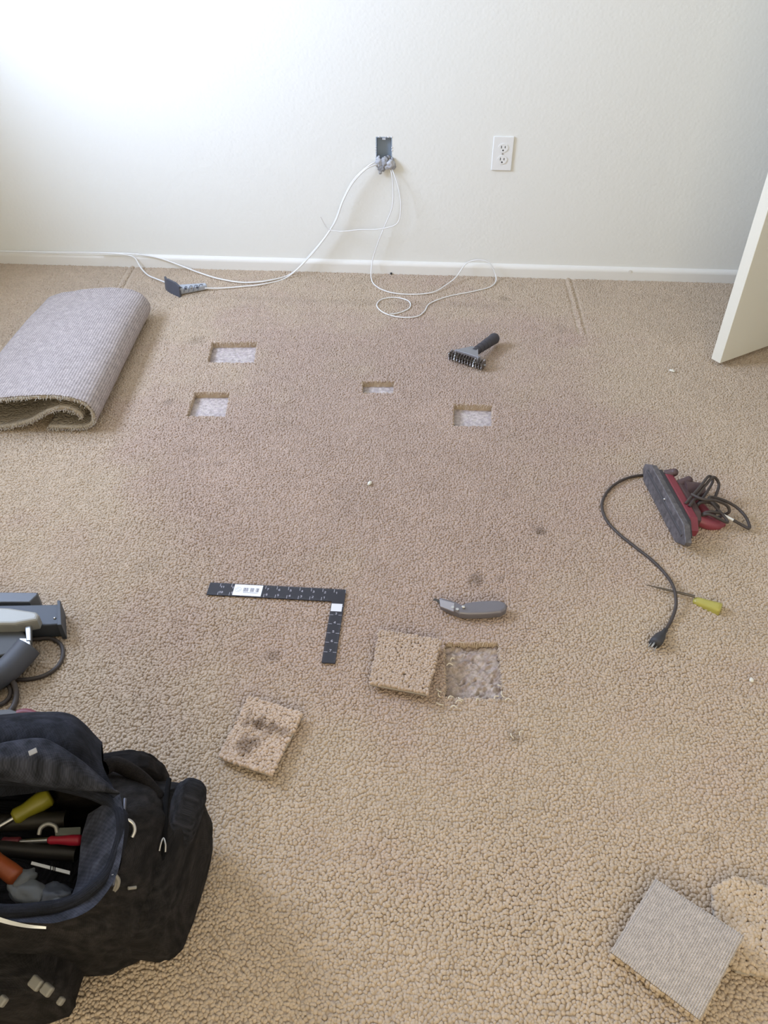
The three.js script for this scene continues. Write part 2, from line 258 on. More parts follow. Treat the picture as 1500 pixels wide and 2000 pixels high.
{ // duplex outlet
  const a = onWall(963, 265), b = onWall(999, 333), c = V((onWall(983, 265).x + onWall(980, 332).x) / 2, (a.y + b.y) / 2, ZB), g = thing('wall_outlet', 'white duplex power outlet with a plain cover plate on the wall', 'outlet', c);
  const W = 0.071, H = 0.113;
  mesh('cover_plate', new RoundedBoxGeometry(W, H, 0.0065, 4, 0.003).translate(0, 0, 0.0030), whitePlastic, g);
  for (const s of [1, -1]) {
    const f = mesh('receptacle', new THREE.CylinderGeometry(0.0172, 0.0172, 0.003, 32).rotateX(Math.PI / 2).scale(1, 0.84, 1).translate(0, s * 0.0195, 0.0068), whitePlastic, g);
    for (const [x, hh] of [[-0.0063, 0.0085], [0.0063, 0.007]]) mesh('slot', box(0.0024, hh, 0.001, x, s * 0.0195 + 0.003, 0.0084), darkSlot, f);
    mesh('ground_hole', new THREE.CylinderGeometry(0.0026, 0.0026, 0.001, 16).rotateX(Math.PI / 2).translate(0, s * 0.0195 - 0.0075, 0.0084), darkSlot, f);
  }
  mesh('screw', new THREE.CylinderGeometry(0.0028, 0.0028, 0.002, 16).rotateX(Math.PI / 2).translate(0, 0, 0.0068), steel, g);
}
// cables: w = in front of the wall by so many metres, g = lying at that height above the floor
const path = list => list.map(([k, x, y, o]) => k === 'w' ? onWall(x, y, o) : at(x, y, o));
tag(mesh('coaxial_cable', tubeG(path([['w', 742, 318, -0.01], ['w', 732, 317, 0.015], ['w', 715, 328, 0.03], ['w', 692, 350, 0.035], ['w', 672, 385, 0.035], ['w', 655, 430, 0.035], ['w', 640, 456, 0.035], ['w', 610, 493, 0.04], ['g', 570, 534, 0.006], ['g', 530, 547, 0.005], ['g', 480, 552, 0.005], ['g', 430, 545, 0.005], ['g', 390, 533, 0.006], ['w', 345, 516, 0.022], ['w', 310, 504, 0.018], ['w', 270, 497, 0.016], ['w', 200, 494, 0.016], ['w', 100, 493, 0.016], ['w', -40, 490, 0.016]]), 0.0030, 220, 8), cableMat), 'white coaxial cable drooping from the cable box to the floor and up along the baseboard', 'cable', 'white cables from the cable box');
tag(mesh('coaxial_cable', tubeG(path([['w', 745, 322, -0.008], ['w', 735, 322, 0.020], ['w', 717, 329, 0.040], ['w', 691, 355, 0.043], ['w', 671, 391, 0.043], ['w', 654, 435, 0.043], ['w', 608, 498, 0.048], ['g', 560, 542, 0.005], ['g', 515, 555, 0.005], ['g', 470, 560, 0.005], ['g', 430, 563, 0.006], ['g', 400, 563, 0.012]]), 0.0026, 160, 8), cableMat), 'white coaxial cable running from the cable box to the grey jack on the floor', 'cable', 'white cables from the cable box');
tag(mesh('coaxial_cable', tubeG(path([['w', 195, 494, 0.024], ['w', 240, 497, 0.024], ['w', 262, 503, 0.024], ['g', 275, 523, 0.012], ['g', 290, 538, 0.005], ['g', 306, 545, 0.006], ['g', 324, 552, 0.014]]), 0.0028, 90, 8), cableMat), 'short white cable from the baseboard beside the folded carpet to the grey jack', 'cable', 'white cables from the cable box');
tag(mesh('telephone_cable', tubeG(path([['w', 758, 322, -0.005], ['w', 764, 335, 0.014], ['w', 768, 368, 0.02], ['w', 766, 405, 0.022], ['w', 752, 440, 0.025], ['w', 737, 478, 0.03], ['w', 727, 512, 0.035], ['g', 725, 543, 0.01], ['g', 735, 559, 0.003], ['g', 762, 571, 0.003], ['g', 800, 575, 0.003], ['g', 845, 571, 0.006], ['g', 872, 556, 0.012], ['g', 890, 542, 0.022], ['w', 912, 514, 0.03], ['w', 932, 508, 0.03], ['w', 956, 514, 0.035], ['g', 969, 543, 0.012], ['g', 960, 559, 0.004], ['g', 930, 568, 0.003], ['g', 872, 580, 0.003], ['g', 838, 594, 0.003], ['g', 829, 608, 0.003], ['g', 815, 618, 0.003], ['g', 785, 620, 0.003], ['g', 752, 612, 0.003], ['g', 736, 597, 0.003], ['g', 745, 585, 0.003], ['g', 772, 581, 0.003], ['g', 798, 588, 0.003], ['g', 800, 601, 0.003], ['g', 780, 611, 0.003], ['g', 760, 614, 0.007]]), 0.0021, 420, 8), cableMat), 'thin white cable hanging from the cable box and curled in loops on the carpet', 'cable', 'white cables from the cable box');
tag(mesh('telephone_cable', tubeG(path([['w', 762, 321, -0.005], ['w', 768, 336, 0.018], ['w', 779, 370, 0.035], ['w', 783, 405, 0.045], ['w', 776, 436, 0.055], ['w', 745, 447, 0.06], ['w', 700, 449, 0.06], ['w', 660, 452, 0.06], ['w', 640, 446, 0.06], ['w', 626, 424, 0.065]]), 0.0020, 160, 6), cableMat), 'thin white stub of cable looping in front of the wall below the cable box', 'cable', 'white cables from the cable box');
// flat strip of cable sheath at the end of the stub
{ // detached wall jack
  const p = at(356, 570), g = thing('cable_jack', 'small dark grey wall jack with pale terminal block lying by the baseboard', 'jack', V(p.x, 0, p.z));
  const rel = (px, py, y) => at(px, py, y).sub(g.position);
  const dk = M(new THREE.Color().setRGB(0.075, 0.08, 0.1), 0.5), lg = M(new THREE.Color().setRGB(0.42, 0.44, 0.48), 0.45);
  // cover: a curved plate standing on its edge
  const A = [rel(320, 549, 0.03), rel(326, 560, 0.02), rel(338, 568, 0.016), rel(350, 574, 0.014)];
  const pos = [], idx = [], c = new THREE.CatmullRomCurve3(A), N = 20;
  for (let i = 0; i <= N; i++) { const q = c.getPoint(i / N), hgt = 0.030 + 0.018 * Math.sin(i / N * Math.PI * 0.9); const y0 = 0, y1 = Math.min(hgt, 0.045) + (i < 4 ? 0.012 * (1 - i / 4) : 0); for (const [o, y] of [[0, y0], [0, y1], [0.006, y1], [0.006, y0]]) pos.push(q.x + o * 0.8, y, q.z - o - y * 0.25); if (i < N) for (let k = 0; k < 4; k++) { const a = i * 4 + k, b = i * 4 + (k + 1) % 4; idx.push(a, a + 4, b, b, a + 4, b + 4); } }
  idx.push(0, 1, 2, 0, 2, 3, N * 4, N * 4 + 2, N * 4 + 1, N * 4, N * 4 + 3, N * 4 + 2);
  const pg = new THREE.BufferGeometry(); pg.setAttribute('position', new THREE.Float32BufferAttribute(pos, 3)); pg.setIndex(idx); const pg2 = pg.toNonIndexed(); pg2.computeVertexNormals();
  mesh('cover', pg2, M(new THREE.Color().setRGB(0.075, 0.08, 0.1), 0.5, 0, { side: THREE.DoubleSide }), g);
  const q0 = rel(352, 566, 0.012), q1 = rel(400, 561, 0.01);
  const bg = box(0.105, 0.022, 0.046, 0, 0, 0, 0.006); { const ps = bg.attributes.position; for (let i = 0; i < ps.count; i++) { const x = ps.getX(i), k = 1 - 0.55 * smooth(0.0, 0.055, x); ps.setZ(i, ps.getZ(i) * k); ps.setY(i, ps.getY(i) * (0.7 + 0.3 * k)); } bg.computeVertexNormals(); }
  bg.rotateY(-Math.atan2(q1.z - q0.z, q1.x - q0.x)).translate((q0.x + q1.x) / 2, 0.013, (q0.z + q1.z) / 2);
  const blk = mesh('terminal_block', bg, lg, g);
  for (let i = 0; i < 4; i++) { const t = rel(352 + i * 11, 566 - i * 1.4, 0.024); mesh('terminal', new THREE.CylinderGeometry(0.0035, 0.0035, 0.006, 12).translate(t.x, 0.0265 - i * 0.0006, t.z), i % 2 ? dk : steel, blk); }
  const wv = []; for (let i = 0; i < 5; i++) { const s = rel(350 + i * 9, 572 - i, 0.016), e = rel(356 + i * 10, 562 - i * 1.5, 0.022); wv.push(tubeG([s, V((s.x + e.x) / 2, 0.03, (s.z + e.z) / 2), e], 0.0012, 12, 6)); }
  mesh('wire', wv, dk, g);
}

// ================= CARPET PIECES =================
const backTex = tex(512, 512, (i, j) => { const u = i / 512, v = j / 512, row = Math.sin(v * Math.PI * 2 * 32), st = Math.sin(u * Math.PI * 2 * 40 + Math.sin(v * Math.PI * 2 * 32) * 1.3); const n = tileN(i, j, 512, 70, 3), b = tileN(i, j, 512, 20, 6); const k = 0.90 + 0.085 * row + 0.05 * st + 0.16 * n + 0.08 * b; return [196 * k, 188 * k, 184 * k]; });
const backBump = tex(512, 512, (i, j) => { const u = i / 512, v = j / 512; return 128 + 70 * Math.sin(v * Math.PI * 2 * 32) + 30 * Math.sin(u * Math.PI * 2 * 40 + Math.sin(v * Math.PI * 64) * 1.3) + 60 * tileN(i, j, 512, 70, 3); }, false);
const backMat = (k = 1) => M(0xffffff, 0.95, 0, { map: rep(backTex, k, k), bumpMap: rep(backBump, k, k), bumpScale: 0.0012 });
const yarnMat = M(new THREE.Color().setRGB(CARPET[0] * 1.15, CARPET[1] * 1.15, CARPET[2] * 1.15), 1);
function fray(edges, parent, n, len, y) {   // loose yarn ends along cut edges
  const gs = [];
  for (const [a, b] of edges) for (let i = 0; i < n; i++) { const p = a.clone().lerp(b, rnd()), t = V(-(b.z - a.z), 0, b.x - a.x).normalize(); const L = rs(0.3, 1) * len, e = p.clone().addScaledVector(t, L).add(V(rs(-0.5, 0.5) * L, 0, rs(-0.5, 0.5) * L)); p.y = rs(0, y); e.y = Math.max(0.001, p.y + rs(-0.004, 0.003)); gs.push(cyl(p, e, 0.0007, 0.0004, 4)); }
  return mesh('loose_yarn', gs, yarnMat, parent);
}
// ragged yarn ends hanging along the cut edges of the openings
holes.forEach(h => {
  const gs = [], c = h.reduce((a, b) => a.clone().add(b)).multiplyScalar(0.25);
  for (let i = 0; i < 4; i++) { const a = h[i], b = h[(i + 1) % 4], n = Math.round(a.distanceTo(b) / 0.0016); for (let k = 0; k < n; k++) { const p = a.clone().lerp(b, rnd()); p.y = rs(-0.007, 0.001); const e = p.clone().lerp(c, rs(0.0, 0.07)).add(V(rs(-0.002, 0.002), 0, rs(-0.002, 0.002))); e.y = p.y - rs(0.002, 0.011); gs.push(cyl(p, e, 0.0013, 0.0007, 4)); } }
  mesh('loose_yarn', gs, yarnMat, floor);
});
// square cut from the carpet, pile side up. corners: photo pixels on the floor; raise: height of each corner
function patch(label, corners, raise, stainSpots = [], bright = 0.95) {
  const c3 = corners.map(([x, y], i) => at(x, y, raise[i] + 0.006)), ce = c3.reduce((a, b) => a.clone().add(b)).multiplyScalar(0.25);
  const g = thing('carpet_square', label, 'carpet square', V(ce.x, 0, ce.z), 'squares cut out of the carpet'), rel = c3.map(p => p.clone().sub(g.position));
  const f = (u, v) => rel[0].clone().lerp(rel[1], u).lerp(rel[3].clone().lerp(rel[2], u), v);
  const N = 14, pos = [], idx = [], uv = [];
  for (const s of [0, 1]) for (let j = 0; j <= N; j++) for (let i = 0; i <= N; i++) { const p = f(i / N, j / N); const e = 0.0015 * (i % N ? 0 : nz(j * 0.9, s, 3)) ; pos.push(p.x + e, p.y - 0.006 + (s ? 0.005 : 0) + 0.0005, p.z); uv.push(p.x * 5, p.z * 5); }
  const K = (N + 1) ** 2;
  for (let j = 0; j < N; j++) for (let i = 0; i < N; i++) { const q = j * (N + 1) + i; idx.push(q, q + 1, q + N + 1, q + 1, q + N + 2, q + N + 1, K + q, K + q + N + 1, K + q + 1, K + q + 1, K + q + N + 1, K + q + N + 2); }
  for (let i = 0; i < N; i++) { const sd = (a, b) => idx.push(a, b, K + a, b, K + b, K + a); sd(i + 1, i); sd(i * (N + 1), (i + 1) * (N + 1)); sd(N * (N + 1) + i, N * (N + 1) + i + 1); sd((i + 1) * (N + 1) + N, i * (N + 1) + N); }
  const bg = new THREE.BufferGeometry(); bg.setAttribute('position', new THREE.Float32BufferAttribute(pos, 3)); bg.setAttribute('uv', new THREE.Float32BufferAttribute(uv, 2)); bg.setIndex(idx); bg.computeVertexNormals();
  mesh('backing', bg, M(new THREE.Color().setRGB(0.42, 0.37, 0.31), 1, 0, { side: THREE.DoubleSide }), g);
  const spots = [], n = 27;
  for (let j = 0; j < n; j++) for (let i = 0; i < n; i++) {
    const u = (i + 0.5 + rs(-0.4, 0.4)) / n, v = (j + 0.5 + rs(-0.4, 0.4)) / n, p = f(u, v); let t = [bright, bright * 0.965, bright * 0.99]; const w = fbm(p.x * 30, p.z * 30, 11);
    t = t.map(q => q * (1 + 0.1 * w));
    for (const [su, sv, r, k] of stainSpots) { const q = Math.hypot(u - su, v - sv) / r + 0.8 * fbm(p.x * 60 + 5, p.z * 60, 3); const m = 1 - k * smooth(1.35, 0.4, q); t = [t[0] * m, t[1] * (m - 0.05 * (1 - m)), t[2] * (m - 0.09 * (1 - m))]; }
    spots.push([p.x, p.y + 0.002 + rs(-0.001, 0.0015), p.z, t, 1.02]);
  }
  pile('pile', spots, g);
  fray([[rel[0], rel[1]], [rel[1], rel[2]], [rel[2], rel[3]], [rel[3], rel[0]]], g, 26, 0.006, 0.012);
  return g;
}
patch('clean square of beige carpet lying face up beside the large square hole', [[741, 1231], [862, 1252], [835, 1357], [722, 1336]], [0.004, 0.014, 0.016, 0.010]);
patch('square of beige carpet with dark brown stains lying face up near the tool bag', [[487, 1362], [592, 1395], [530, 1515], [427, 1480]], [0.002, 0.008, 0.012, 0.008], [[0.42, 0.38, 0.13, 0.62], [0.62, 0.36, 0.13, 0.5], [0.36, 0.72, 0.17, 0.5], [0.2, 0.42, 0.09, 0.4], [0.85, 0.38, 0.10, 0.42], [0.15, 0.25, 0.08, 0.25], [0.5, 0.62, 0.1, 0.25]], 1.06);
{ // pile-up scrap under the overturned square
  const o = [[1392, 1738], [1440, 1712], [1500, 1735], [1560, 1790], [1570, 1880], [1500, 1905], [1440, 1895], [1400, 1830]].map(p => at(p[0], p[1], 0.012)), ce = o.reduce((a, b) => a.clone().add(b)).multiplyScalar(1 / o.length);
  const g = thing('carpet_scrap', 'loose fluffy scrap of beige carpet partly under the overturned square', 'carpet scrap', V(ce.x, 0, ce.z)), rel = o.map(p => p.clone().sub(g.position));
  mesh('backing', slabFrom(rel, 0.001, 0.009, 0.001), M(new THREE.Color().setRGB(0.42, 0.37, 0.31), 1), g);
  const spots = []; for (let x = -0.14; x < 0.14; x += 0.0043) for (let z = -0.14; z < 0.14; z += 0.0043) { const a = x + rs(-0.003, 0.003), b = z + rs(-0.003, 0.003); if (insidePoly(a, b, rel)) { const h = 0.012 + 0.006 * fbm(a * 22, b * 22, 5); const k = 1.08 + 0.15 * fbm(a * 30, b * 30, 8); spots.push([a, h, b, [k, k, k * 0.99], 1.1]); } }
  pile('pile', spots, g);
  fray(rel.map((p, i) => [p, rel[(i + 1) % rel.length]]), g, 12, 0.012, 0.014);
}
{ // overturned square, woven backing up
  const c3 = [[1280, 1716, 0.026], [1454, 1828, 0.05], [1368, 1992, 0.03], [1192, 1858, 0.018]].map(p => at(...p)), ce = c3.reduce((a, b) => a.clone().add(b)).multiplyScalar(0.25);
  const g = thing('carpet_square', 'overturned carpet square showing its grey woven backing, leaning on a scrap', 'carpet square', V(ce.x, 0, ce.z), 'squares cut out of the carpet'), rel = c3.map(p => p.clone().sub(g.position));
  const f = (u, v) => rel[0].clone().lerp(rel[1], u).lerp(rel[3].clone().lerp(rel[2], u), v), N = 24, K = (N + 1) ** 2, pos = [], uv = [], idx = [];
  for (const s of [0, 1]) for (let j = 0; j <= N; j++) for (let i = 0; i <= N; i++) { const u = i / N, v = j / N, p = f(u, v); const ed = (i % N ? 0 : 0.0016 * nz(j * 1.1, 4, 2)); pos.push(p.x + ed, p.y - (s ? 0.003 : 0) + 0.0025 * Math.sin(u * 3.1) * Math.sin(v * 3), p.z + (j % N ? 0 : 0.0016 * nz(i * 1.1, 9, 2))); uv.push(v * 0.142 * 9, u * 0.142 * 9); }
  for (let j = 0; j < N; j++) for (let i = 0; i < N; i++) { const q = j * (N + 1) + i; idx.push(q, q + N + 1, q + 1, q + 1, q + N + 1, q + N + 2, K + q, K + q + 1, K + q + N + 1, K + q + 1, K + q + N + 2, K + q + N + 1); }
  for (let i = 0; i < N; i++) { const sd = (a, b) => idx.push(a, b, K + a, b, K + b, K + a); sd(i, i + 1); sd((i + 1) * (N + 1), i * (N + 1)); sd(N * (N + 1) + i + 1, N * (N + 1) + i); sd(i * (N + 1) + N, (i + 1) * (N + 1) + N); }
  const bg = new THREE.BufferGeometry(); bg.setAttribute('position', new THREE.Float32BufferAttribute(pos, 3)); bg.setAttribute('uv', new THREE.Float32BufferAttribute(uv, 2)); bg.setIndex(idx); bg.computeVertexNormals();
  const bm = backMat(1); bm.color.setRGB(1.0, 0.95, 0.87); bm.side = THREE.DoubleSide; mesh('backing', bg, bm, g);
  const spots = []; for (let j = 0; j < 22; j++) for (let i = 0; i < 22; i++) { const u = (i + 0.5 + rs(-0.4, 0.4)) / 22, v = (j + 0.5 + rs(-0.4, 0.4)) / 22, p = f(u, v); for (const k of [0.008, 0.0145]) spots.push([p.x, Math.max(0.004, p.y - k), p.z, [1.05, 1.05, 1.02], 1.1]); }
  pile('pile', spots, g);
  fray([[rel[0], rel[1]], [rel[1], rel[2]], [rel[2], rel[3]], [rel[3], rel[0]]], g, 16, 0.007, 0.02);
}
{ // folded carpet remnant, backing outwards
  const F = V(-0.905, 0, -1.785), Bk = V(-0.952, 0, -2.47), ax = Bk.clone().sub(F), LEN = ax.length();
  const g = thing('folded_carpet', 'thick folded carpet remnant with lilac-grey backing outside, lying by the wall', 'carpet', F);
  const ang = Math.atan2(-ax.x, -ax.z);   // local -z runs along the fold
  g.rotation.y = ang;
  // path of the sheet seen from its front end: x to the left is negative
  const P2 = [[-0.135, 0.014], [-0.085, 0.0125], [-0.035, 0.014], [-0.008, 0.03], [0.0, 0.058], [-0.012, 0.088], [-0.045, 0.108], [-0.1, 0.116], [-0.18, 0.112], [-0.26, 0.104], [-0.33, 0.096], [-0.365, 0.08], [-0.372, 0.05], [-0.35, 0.022], [-0.30, 0.0135], [-0.24, 0.018], [-0.18, 0.036], [-0.13, 0.062], [-0.095, 0.076], [-0.066, 0.076], [-0.044, 0.062], [-0.034, 0.044]];
  const curve = new THREE.CatmullRomCurve3(P2.map(p => V(p[0], p[1], 0)), false, 'centripetal'), NP = 150, NL = 70;
  const pts = curve.getSpacedPoints(NP), tans = pts.map((p, i) => curve.getTangentAt(i / NP));
  const total = curve.getLength();
  function ribbon(d0, d1, rough, e0 = 0) {   // solid ribbon between two offsets from the path
    const pos = [], uv = [], idx = [], W = NP + 1, K = W * (NL + 1);
    for (const d of [d0, d1]) for (let j = 0; j <= NL; j++) for (let i = 0; i <= NP; i++) {
      const n = V(tans[i].y, -tans[i].x, 0), p = pts[i], t = j / NL, wob = rough * fbm(i * 0.16, j * 0.3, d * 900 + 2), sag = 0.006 * fbm(p.x * 6 + 2, t * 4, 5) * smooth(0.06, 0.11, p.y);
      const endw = (j === 0 || j === NL) ? 0.004 * nz(i * 0.8, j + d * 500, 1.5) : 0;
      const k = 1 - 0.10 * smooth(0.7, 1, t);
      pos.push(p.x * (1 - 0.08 * t) + n.x * (d + wob), Math.max(0.0005, (p.y + sag + n.y * (d + wob)) * k), -(t * LEN) + endw + (j === NL ? 0.02 * Math.sin(p.x * 9) : 0)); uv.push(t * LEN, i / NP * total);
    }
    const quad = (a, b, c, e) => idx.push(a, b, c, a, c, e);
    for (let j = 0; j < NL; j++) for (let i = 0; i < NP; i++) { const q = j * W + i; quad(q, q + W, q + W + 1, q + 1); quad(K + q, K + q + 1, K + q + W + 1, K + q + W); }
    for (let i = 0; i < NP; i++) { quad(i, i + 1, K + i + 1, K + i); const q = NL * W + i; quad(q + 1, q, K + q, K + q + 1); }
    for (let j = 0; j < NL; j++) { const q = j * W; quad(q + W, q, K + q, K + q + W); const r = q + NP; quad(r, r + W, K + r + W, K + r); }
    const bg = new THREE.BufferGeometry(); bg.setAttribute('position', new THREE.Float32BufferAttribute(pos, 3)); bg.setAttribute('uv', new THREE.Float32BufferAttribute(uv, 2)); bg.setIndex(idx); bg.computeVertexNormals(); return bg;
  }
  // outside of the fold (right-hand normal of the path) is the backing
  const bm = M(new THREE.Color().setRGB(0.84, 0.785, 0.76), 0.95, 0, { map: rep(backTex, 4.2, 4.2), bumpMap: rep(backBump, 4.2, 4.2), bumpScale: 0.0009, side: THREE.DoubleSide });
  mesh('backing', ribbon(0.0035, 0.007, 0.0008), bm, g);
  const tb = tex(256, 256, (i, j) => 128 + 230 * tileN(i, j, 256, 34, 2) + 90 * tileN(i, j, 256, 80, 5), false);
  mesh('pile', ribbon(-0.0065, 0.0036, 0.0012), M(new THREE.Color().setRGB(0.42, 0.36, 0.28), 1, 0, { bumpMap: rep(tb, 6, 6), bumpScale: 0.004, side: THREE.DoubleSide }), g);
  // frayed front edge
  const gs = []; for (let i = 0; i < 520; i++) { const k = Math.floor(rnd() * NP), n = V(tans[k].y, -tans[k].x, 0), p = pts[k].clone().addScaledVector(n, rs(-0.006, 0.006)); p.z = 0.002; p.y = Math.max(0.002, p.y); const e = p.clone().add(V(rs(-0.004, 0.004), rs(-0.006, 0.002), rs(0.002, 0.008))); e.y = Math.max(0.001, e.y); gs.push(cyl(p, e, 0.0009, 0.0005, 4)); }
  mesh('loose_yarn', gs, M(new THREE.Color().setRGB(0.55, 0.5, 0.42), 1), g);
}
// ================= TOOLS =================
{ // seam roller with star wheels
  const A = at(878, 692, 0.018), B = at(947, 714, 0.018), C = A.clone().add(B).multiplyScalar(0.5), ax = B.clone().sub(A), L = ax.length() ; ax.normalize();
  const g = thing('seam_roller', 'carpet seam roller with a row of toothed wheels and a black grip', 'roller', V(C.x, 0, C.z));
  const q = new THREE.Quaternion().setFromUnitVectors(V(1, 0, 0), ax), iron = M(new THREE.Color().setRGB(0.20, 0.175, 0.16), 0.42, 0.75);
  const place = geo => geo.applyQuaternion(q).translate(0, 0.0185, 0);
  mesh('axle', place(new THREE.CylinderGeometry(0.004, 0.004, L + 0.006, 12).rotateZ(Math.PI / 2)), steel, g);
  const star = new THREE.Shape(); for (let i = 0; i < 24; i++) { const r = i % 2 ? 0.0125 : 0.0182, a = i / 24 * Math.PI * 2; star[i ? 'lineTo' : 'moveTo'](Math.cos(a) * r, Math.sin(a) * r); } star.closePath();
  for (let i = 0; i < 13; i++) { const s = new THREE.ExtrudeGeometry(star, { depth: 0.0028, bevelEnabled: false }).rotateZ(i * 0.11).rotateY(Math.PI / 2).translate(-L / 2 + 0.004 + i * (L - 0.011) / 12, 0, 0); mesh('star_wheel', place(s), i === 2 || i === 9 ? chrome : iron, g); }
  // yoke and handle
  const H0 = at(926, 688, 0.034).sub(g.position), H1 = at(965, 660, 0.03).sub(g.position), hd = H1.clone().sub(H0).setY(0).normalize(), side = ax.clone();
  const yk = (p, w0, w1, len) => { const s = [p.clone().addScaledVector(side, -w0), p.clone().addScaledVector(side, w0), p.clone().addScaledVector(hd, len).addScaledVector(side, w1), p.clone().addScaledVector(hd, len).addScaledVector(side, -w1)]; return slabFrom(s, 0.036, 0.044, 0.0015); };
  mesh('yoke', [yk(V(0, 0, 0).addScaledVector(hd, -0.006), 0.042, 0.011, 0.052), place(box(0.006, 0.024, 0.016, -0.04, 0.011, 0, 0.002)), place(box(0.006, 0.024, 0.016, 0.04, 0.011, 0, 0.002))], M(new THREE.Color().setRGB(0.30, 0.30, 0.32), 0.42, 0.6), g);
  const hA = H0.clone().setY(0.034), hB = H1.clone().setY(0.027);
  mesh('grip', [cyl(hA, hA.clone().lerp(hB, 0.75), 0.0125, 0.0165, 18), cyl(hA.clone().lerp(hB, 0.75), hB, 0.0165, 0.0185, 18), new THREE.SphereGeometry(0.0185, 18, 12).translate(hB.x, hB.y, hB.z)], M(new THREE.Color().setRGB(0.05, 0.045, 0.052), 0.65), g);
  const rings = []; for (let i = 1; i < 6; i++) { const c = hA.clone().lerp(hB, i / 6), d = hB.clone().sub(hA).normalize(); rings.push(new THREE.TorusGeometry(0.0132 + 0.004 * i / 6, 0.0008, 6, 20).applyQuaternion(new THREE.Quaternion().setFromUnitVectors(V(0, 0, 1), d)).translate(c.x, c.y, c.z)); }
  mesh('grip_rib', rings, M(new THREE.Color().setRGB(0.035, 0.03, 0.04), 0.7), g);
}
{ // black framing square
  const C = at(676, 1152, 0.004), A = at(411, 1138, 0.004), D = at(655, 1296, 0.004), u = A.clone().sub(C), v = D.clone().sub(C), la = u.length(), lb = v.length(); u.normalize(); v.addScaledVector(u, -v.dot(u)).normalize();
  const g = thing('framing_square', 'black L-shaped steel square with white markings and a barcode sticker', 'square ruler', V(C.x, 0, C.z)); g.rotation.y = Math.atan2(u.z, -u.x);   // local -x along the long arm, +z along the short
  const wa = 0.037, wb = 0.0275;
  const cv = document.createElement('canvas'); cv.width = 2048; cv.height = 1400; const cx = cv.getContext('2d'), S = 2048 / la;
  cx.fillStyle = '#26242a'; cx.fillRect(0, 0, 2048, 1400); cx.strokeStyle = cx.fillStyle = '#a9a5ac';
  const inch = 0.0254;
  for (let i = 0; i < 12 * 8; i++) { const x = 2048 - i * inch / 8 * S, l = i % 8 === 0 ? 0.0095 : i % 4 === 0 ? 0.006 : 0.0035; cx.lineWidth = i % 8 ? 3 : 8; for (const [y0, s] of [[0.001, 1], [wa - 0.001, -1]]) { if (s < 0 && i < 12) continue; cx.globalAlpha = i % 8 ? 0.35 : 1; cx.beginPath(); cx.moveTo(x, y0 * S); cx.lineTo(x, (y0 + s * l) * S); cx.stroke(); } }
  cx.globalAlpha = 1; cx.font = 'bold 58px sans-serif'; cx.textAlign = 'center';
  for (let i = 1; i < 12; i++) { cx.fillText(String(i), 2048 - i * inch * S + 38, 0.0145 * S); if (i > 1) cx.fillText(String(i - 1), 2048 - i * inch * S + 38, (wa - 0.0065) * S); }
  for (let i = 1; i < 8 * 8; i++) { const y = i * inch / 8 * S; if (y > 1390) break; cx.lineWidth = i % 8 ? 3 : 8; cx.globalAlpha = i % 8 ? 0.35 : 1; const l = i % 8 === 0 ? 0.0075 : 0.003; if (i > 13) for (const [x0, s] of [[la - 0.0008, -1], [la - wb + 0.0008, 1]]) { cx.beginPath(); cx.moveTo(x0 * S, y); cx.lineTo((x0 + s * l) * S, y); cx.stroke(); } if (i % 8 === 0 && i > 15) { cx.globalAlpha = 1; cx.fillText(String(i / 8), (la - wb / 2) * S, y - 8); } }
  cx.globalAlpha = 1;
  const ct = new THREE.CanvasTexture(cv); ct.colorSpace = THREE.SRGBColorSpace;
  const sh = new THREE.Shape([[0, 0], [-la, 0], [-la, -wa], [-wb, -wa], [-wb, -lb], [0, -lb]].map(p => new THREE.Vector2(...p)));
  const bg = new THREE.ExtrudeGeometry(sh, { depth: 0.0022, bevelEnabled: false }).rotateX(-Math.PI / 2), ps = bg.attributes.position, uvs = bg.attributes.uv;
  for (let i = 0; i < ps.count; i++) uvs.setXY(i, (ps.getX(i) + la) / la, 1 - ps.getZ(i) * S / 1400);
  mesh('blade', bg.translate(0, 0.0025, 0), new THREE.MeshStandardMaterial({ map: ct, roughness: 0.42, metalness: 0.15 }), g);
  const lc = document.createElement('canvas'); lc.width = 512; lc.height = 220; const l2 = lc.getContext('2d'); l2.fillStyle = '#e9e8ec'; l2.fillRect(0, 0, 512, 220); l2.fillStyle = '#9a98a0';
  for (let j = 0; j < 5; j++) for (let i = 0; i < 5; i++) if ((i * 7 + j * 3) % 4) l2.fillRect(24 + i * 24, 56 + j * 22, 19, 7);
  l2.fillStyle = '#3a3742'; [[178, 10], [194, 7], [206, 12], [228, 8], [243, 12], [268, 3], [300, 9], [316, 10], [332, 6], [344, 12], [364, 5], [398, 5], [416, 14], [436, 9], [449, 5]].forEach(([x, w]) => l2.fillRect(x, 62, w, 78));
  l2.fillStyle = '#77747c'; for (let i = 0; i < 12; i++) l2.fillRect(186 + i * 22, 152, 14, 12);
  const lt = new THREE.CanvasTexture(lc); lt.colorSpace = THREE.SRGBColorSpace;
  const pl = (w, d, x, z, m, n) => { const gg = new THREE.PlaneGeometry(w, d).rotateX(-Math.PI / 2); const b = box(w, 0.0004, d, x, 0.0049, z); if (m.map) { const q = b.attributes.uv, nn = b.attributes.normal, pp = b.attributes.position; for (let i = 0; i < q.count; i++) if (nn.getY(i) > 0.5) q.setXY(i, (pp.getX(i) - x) / w + 0.5, 0.5 - (pp.getZ(i) - z) / d); } return mesh(n, b, m, g); };
  pl(0.063, 0.033, -la + 0.088, wa / 2 - 0.0003, new THREE.MeshStandardMaterial({ map: lt, roughness: 0.5 }), 'barcode_sticker').userData.label = 'white sticker with a barcode';
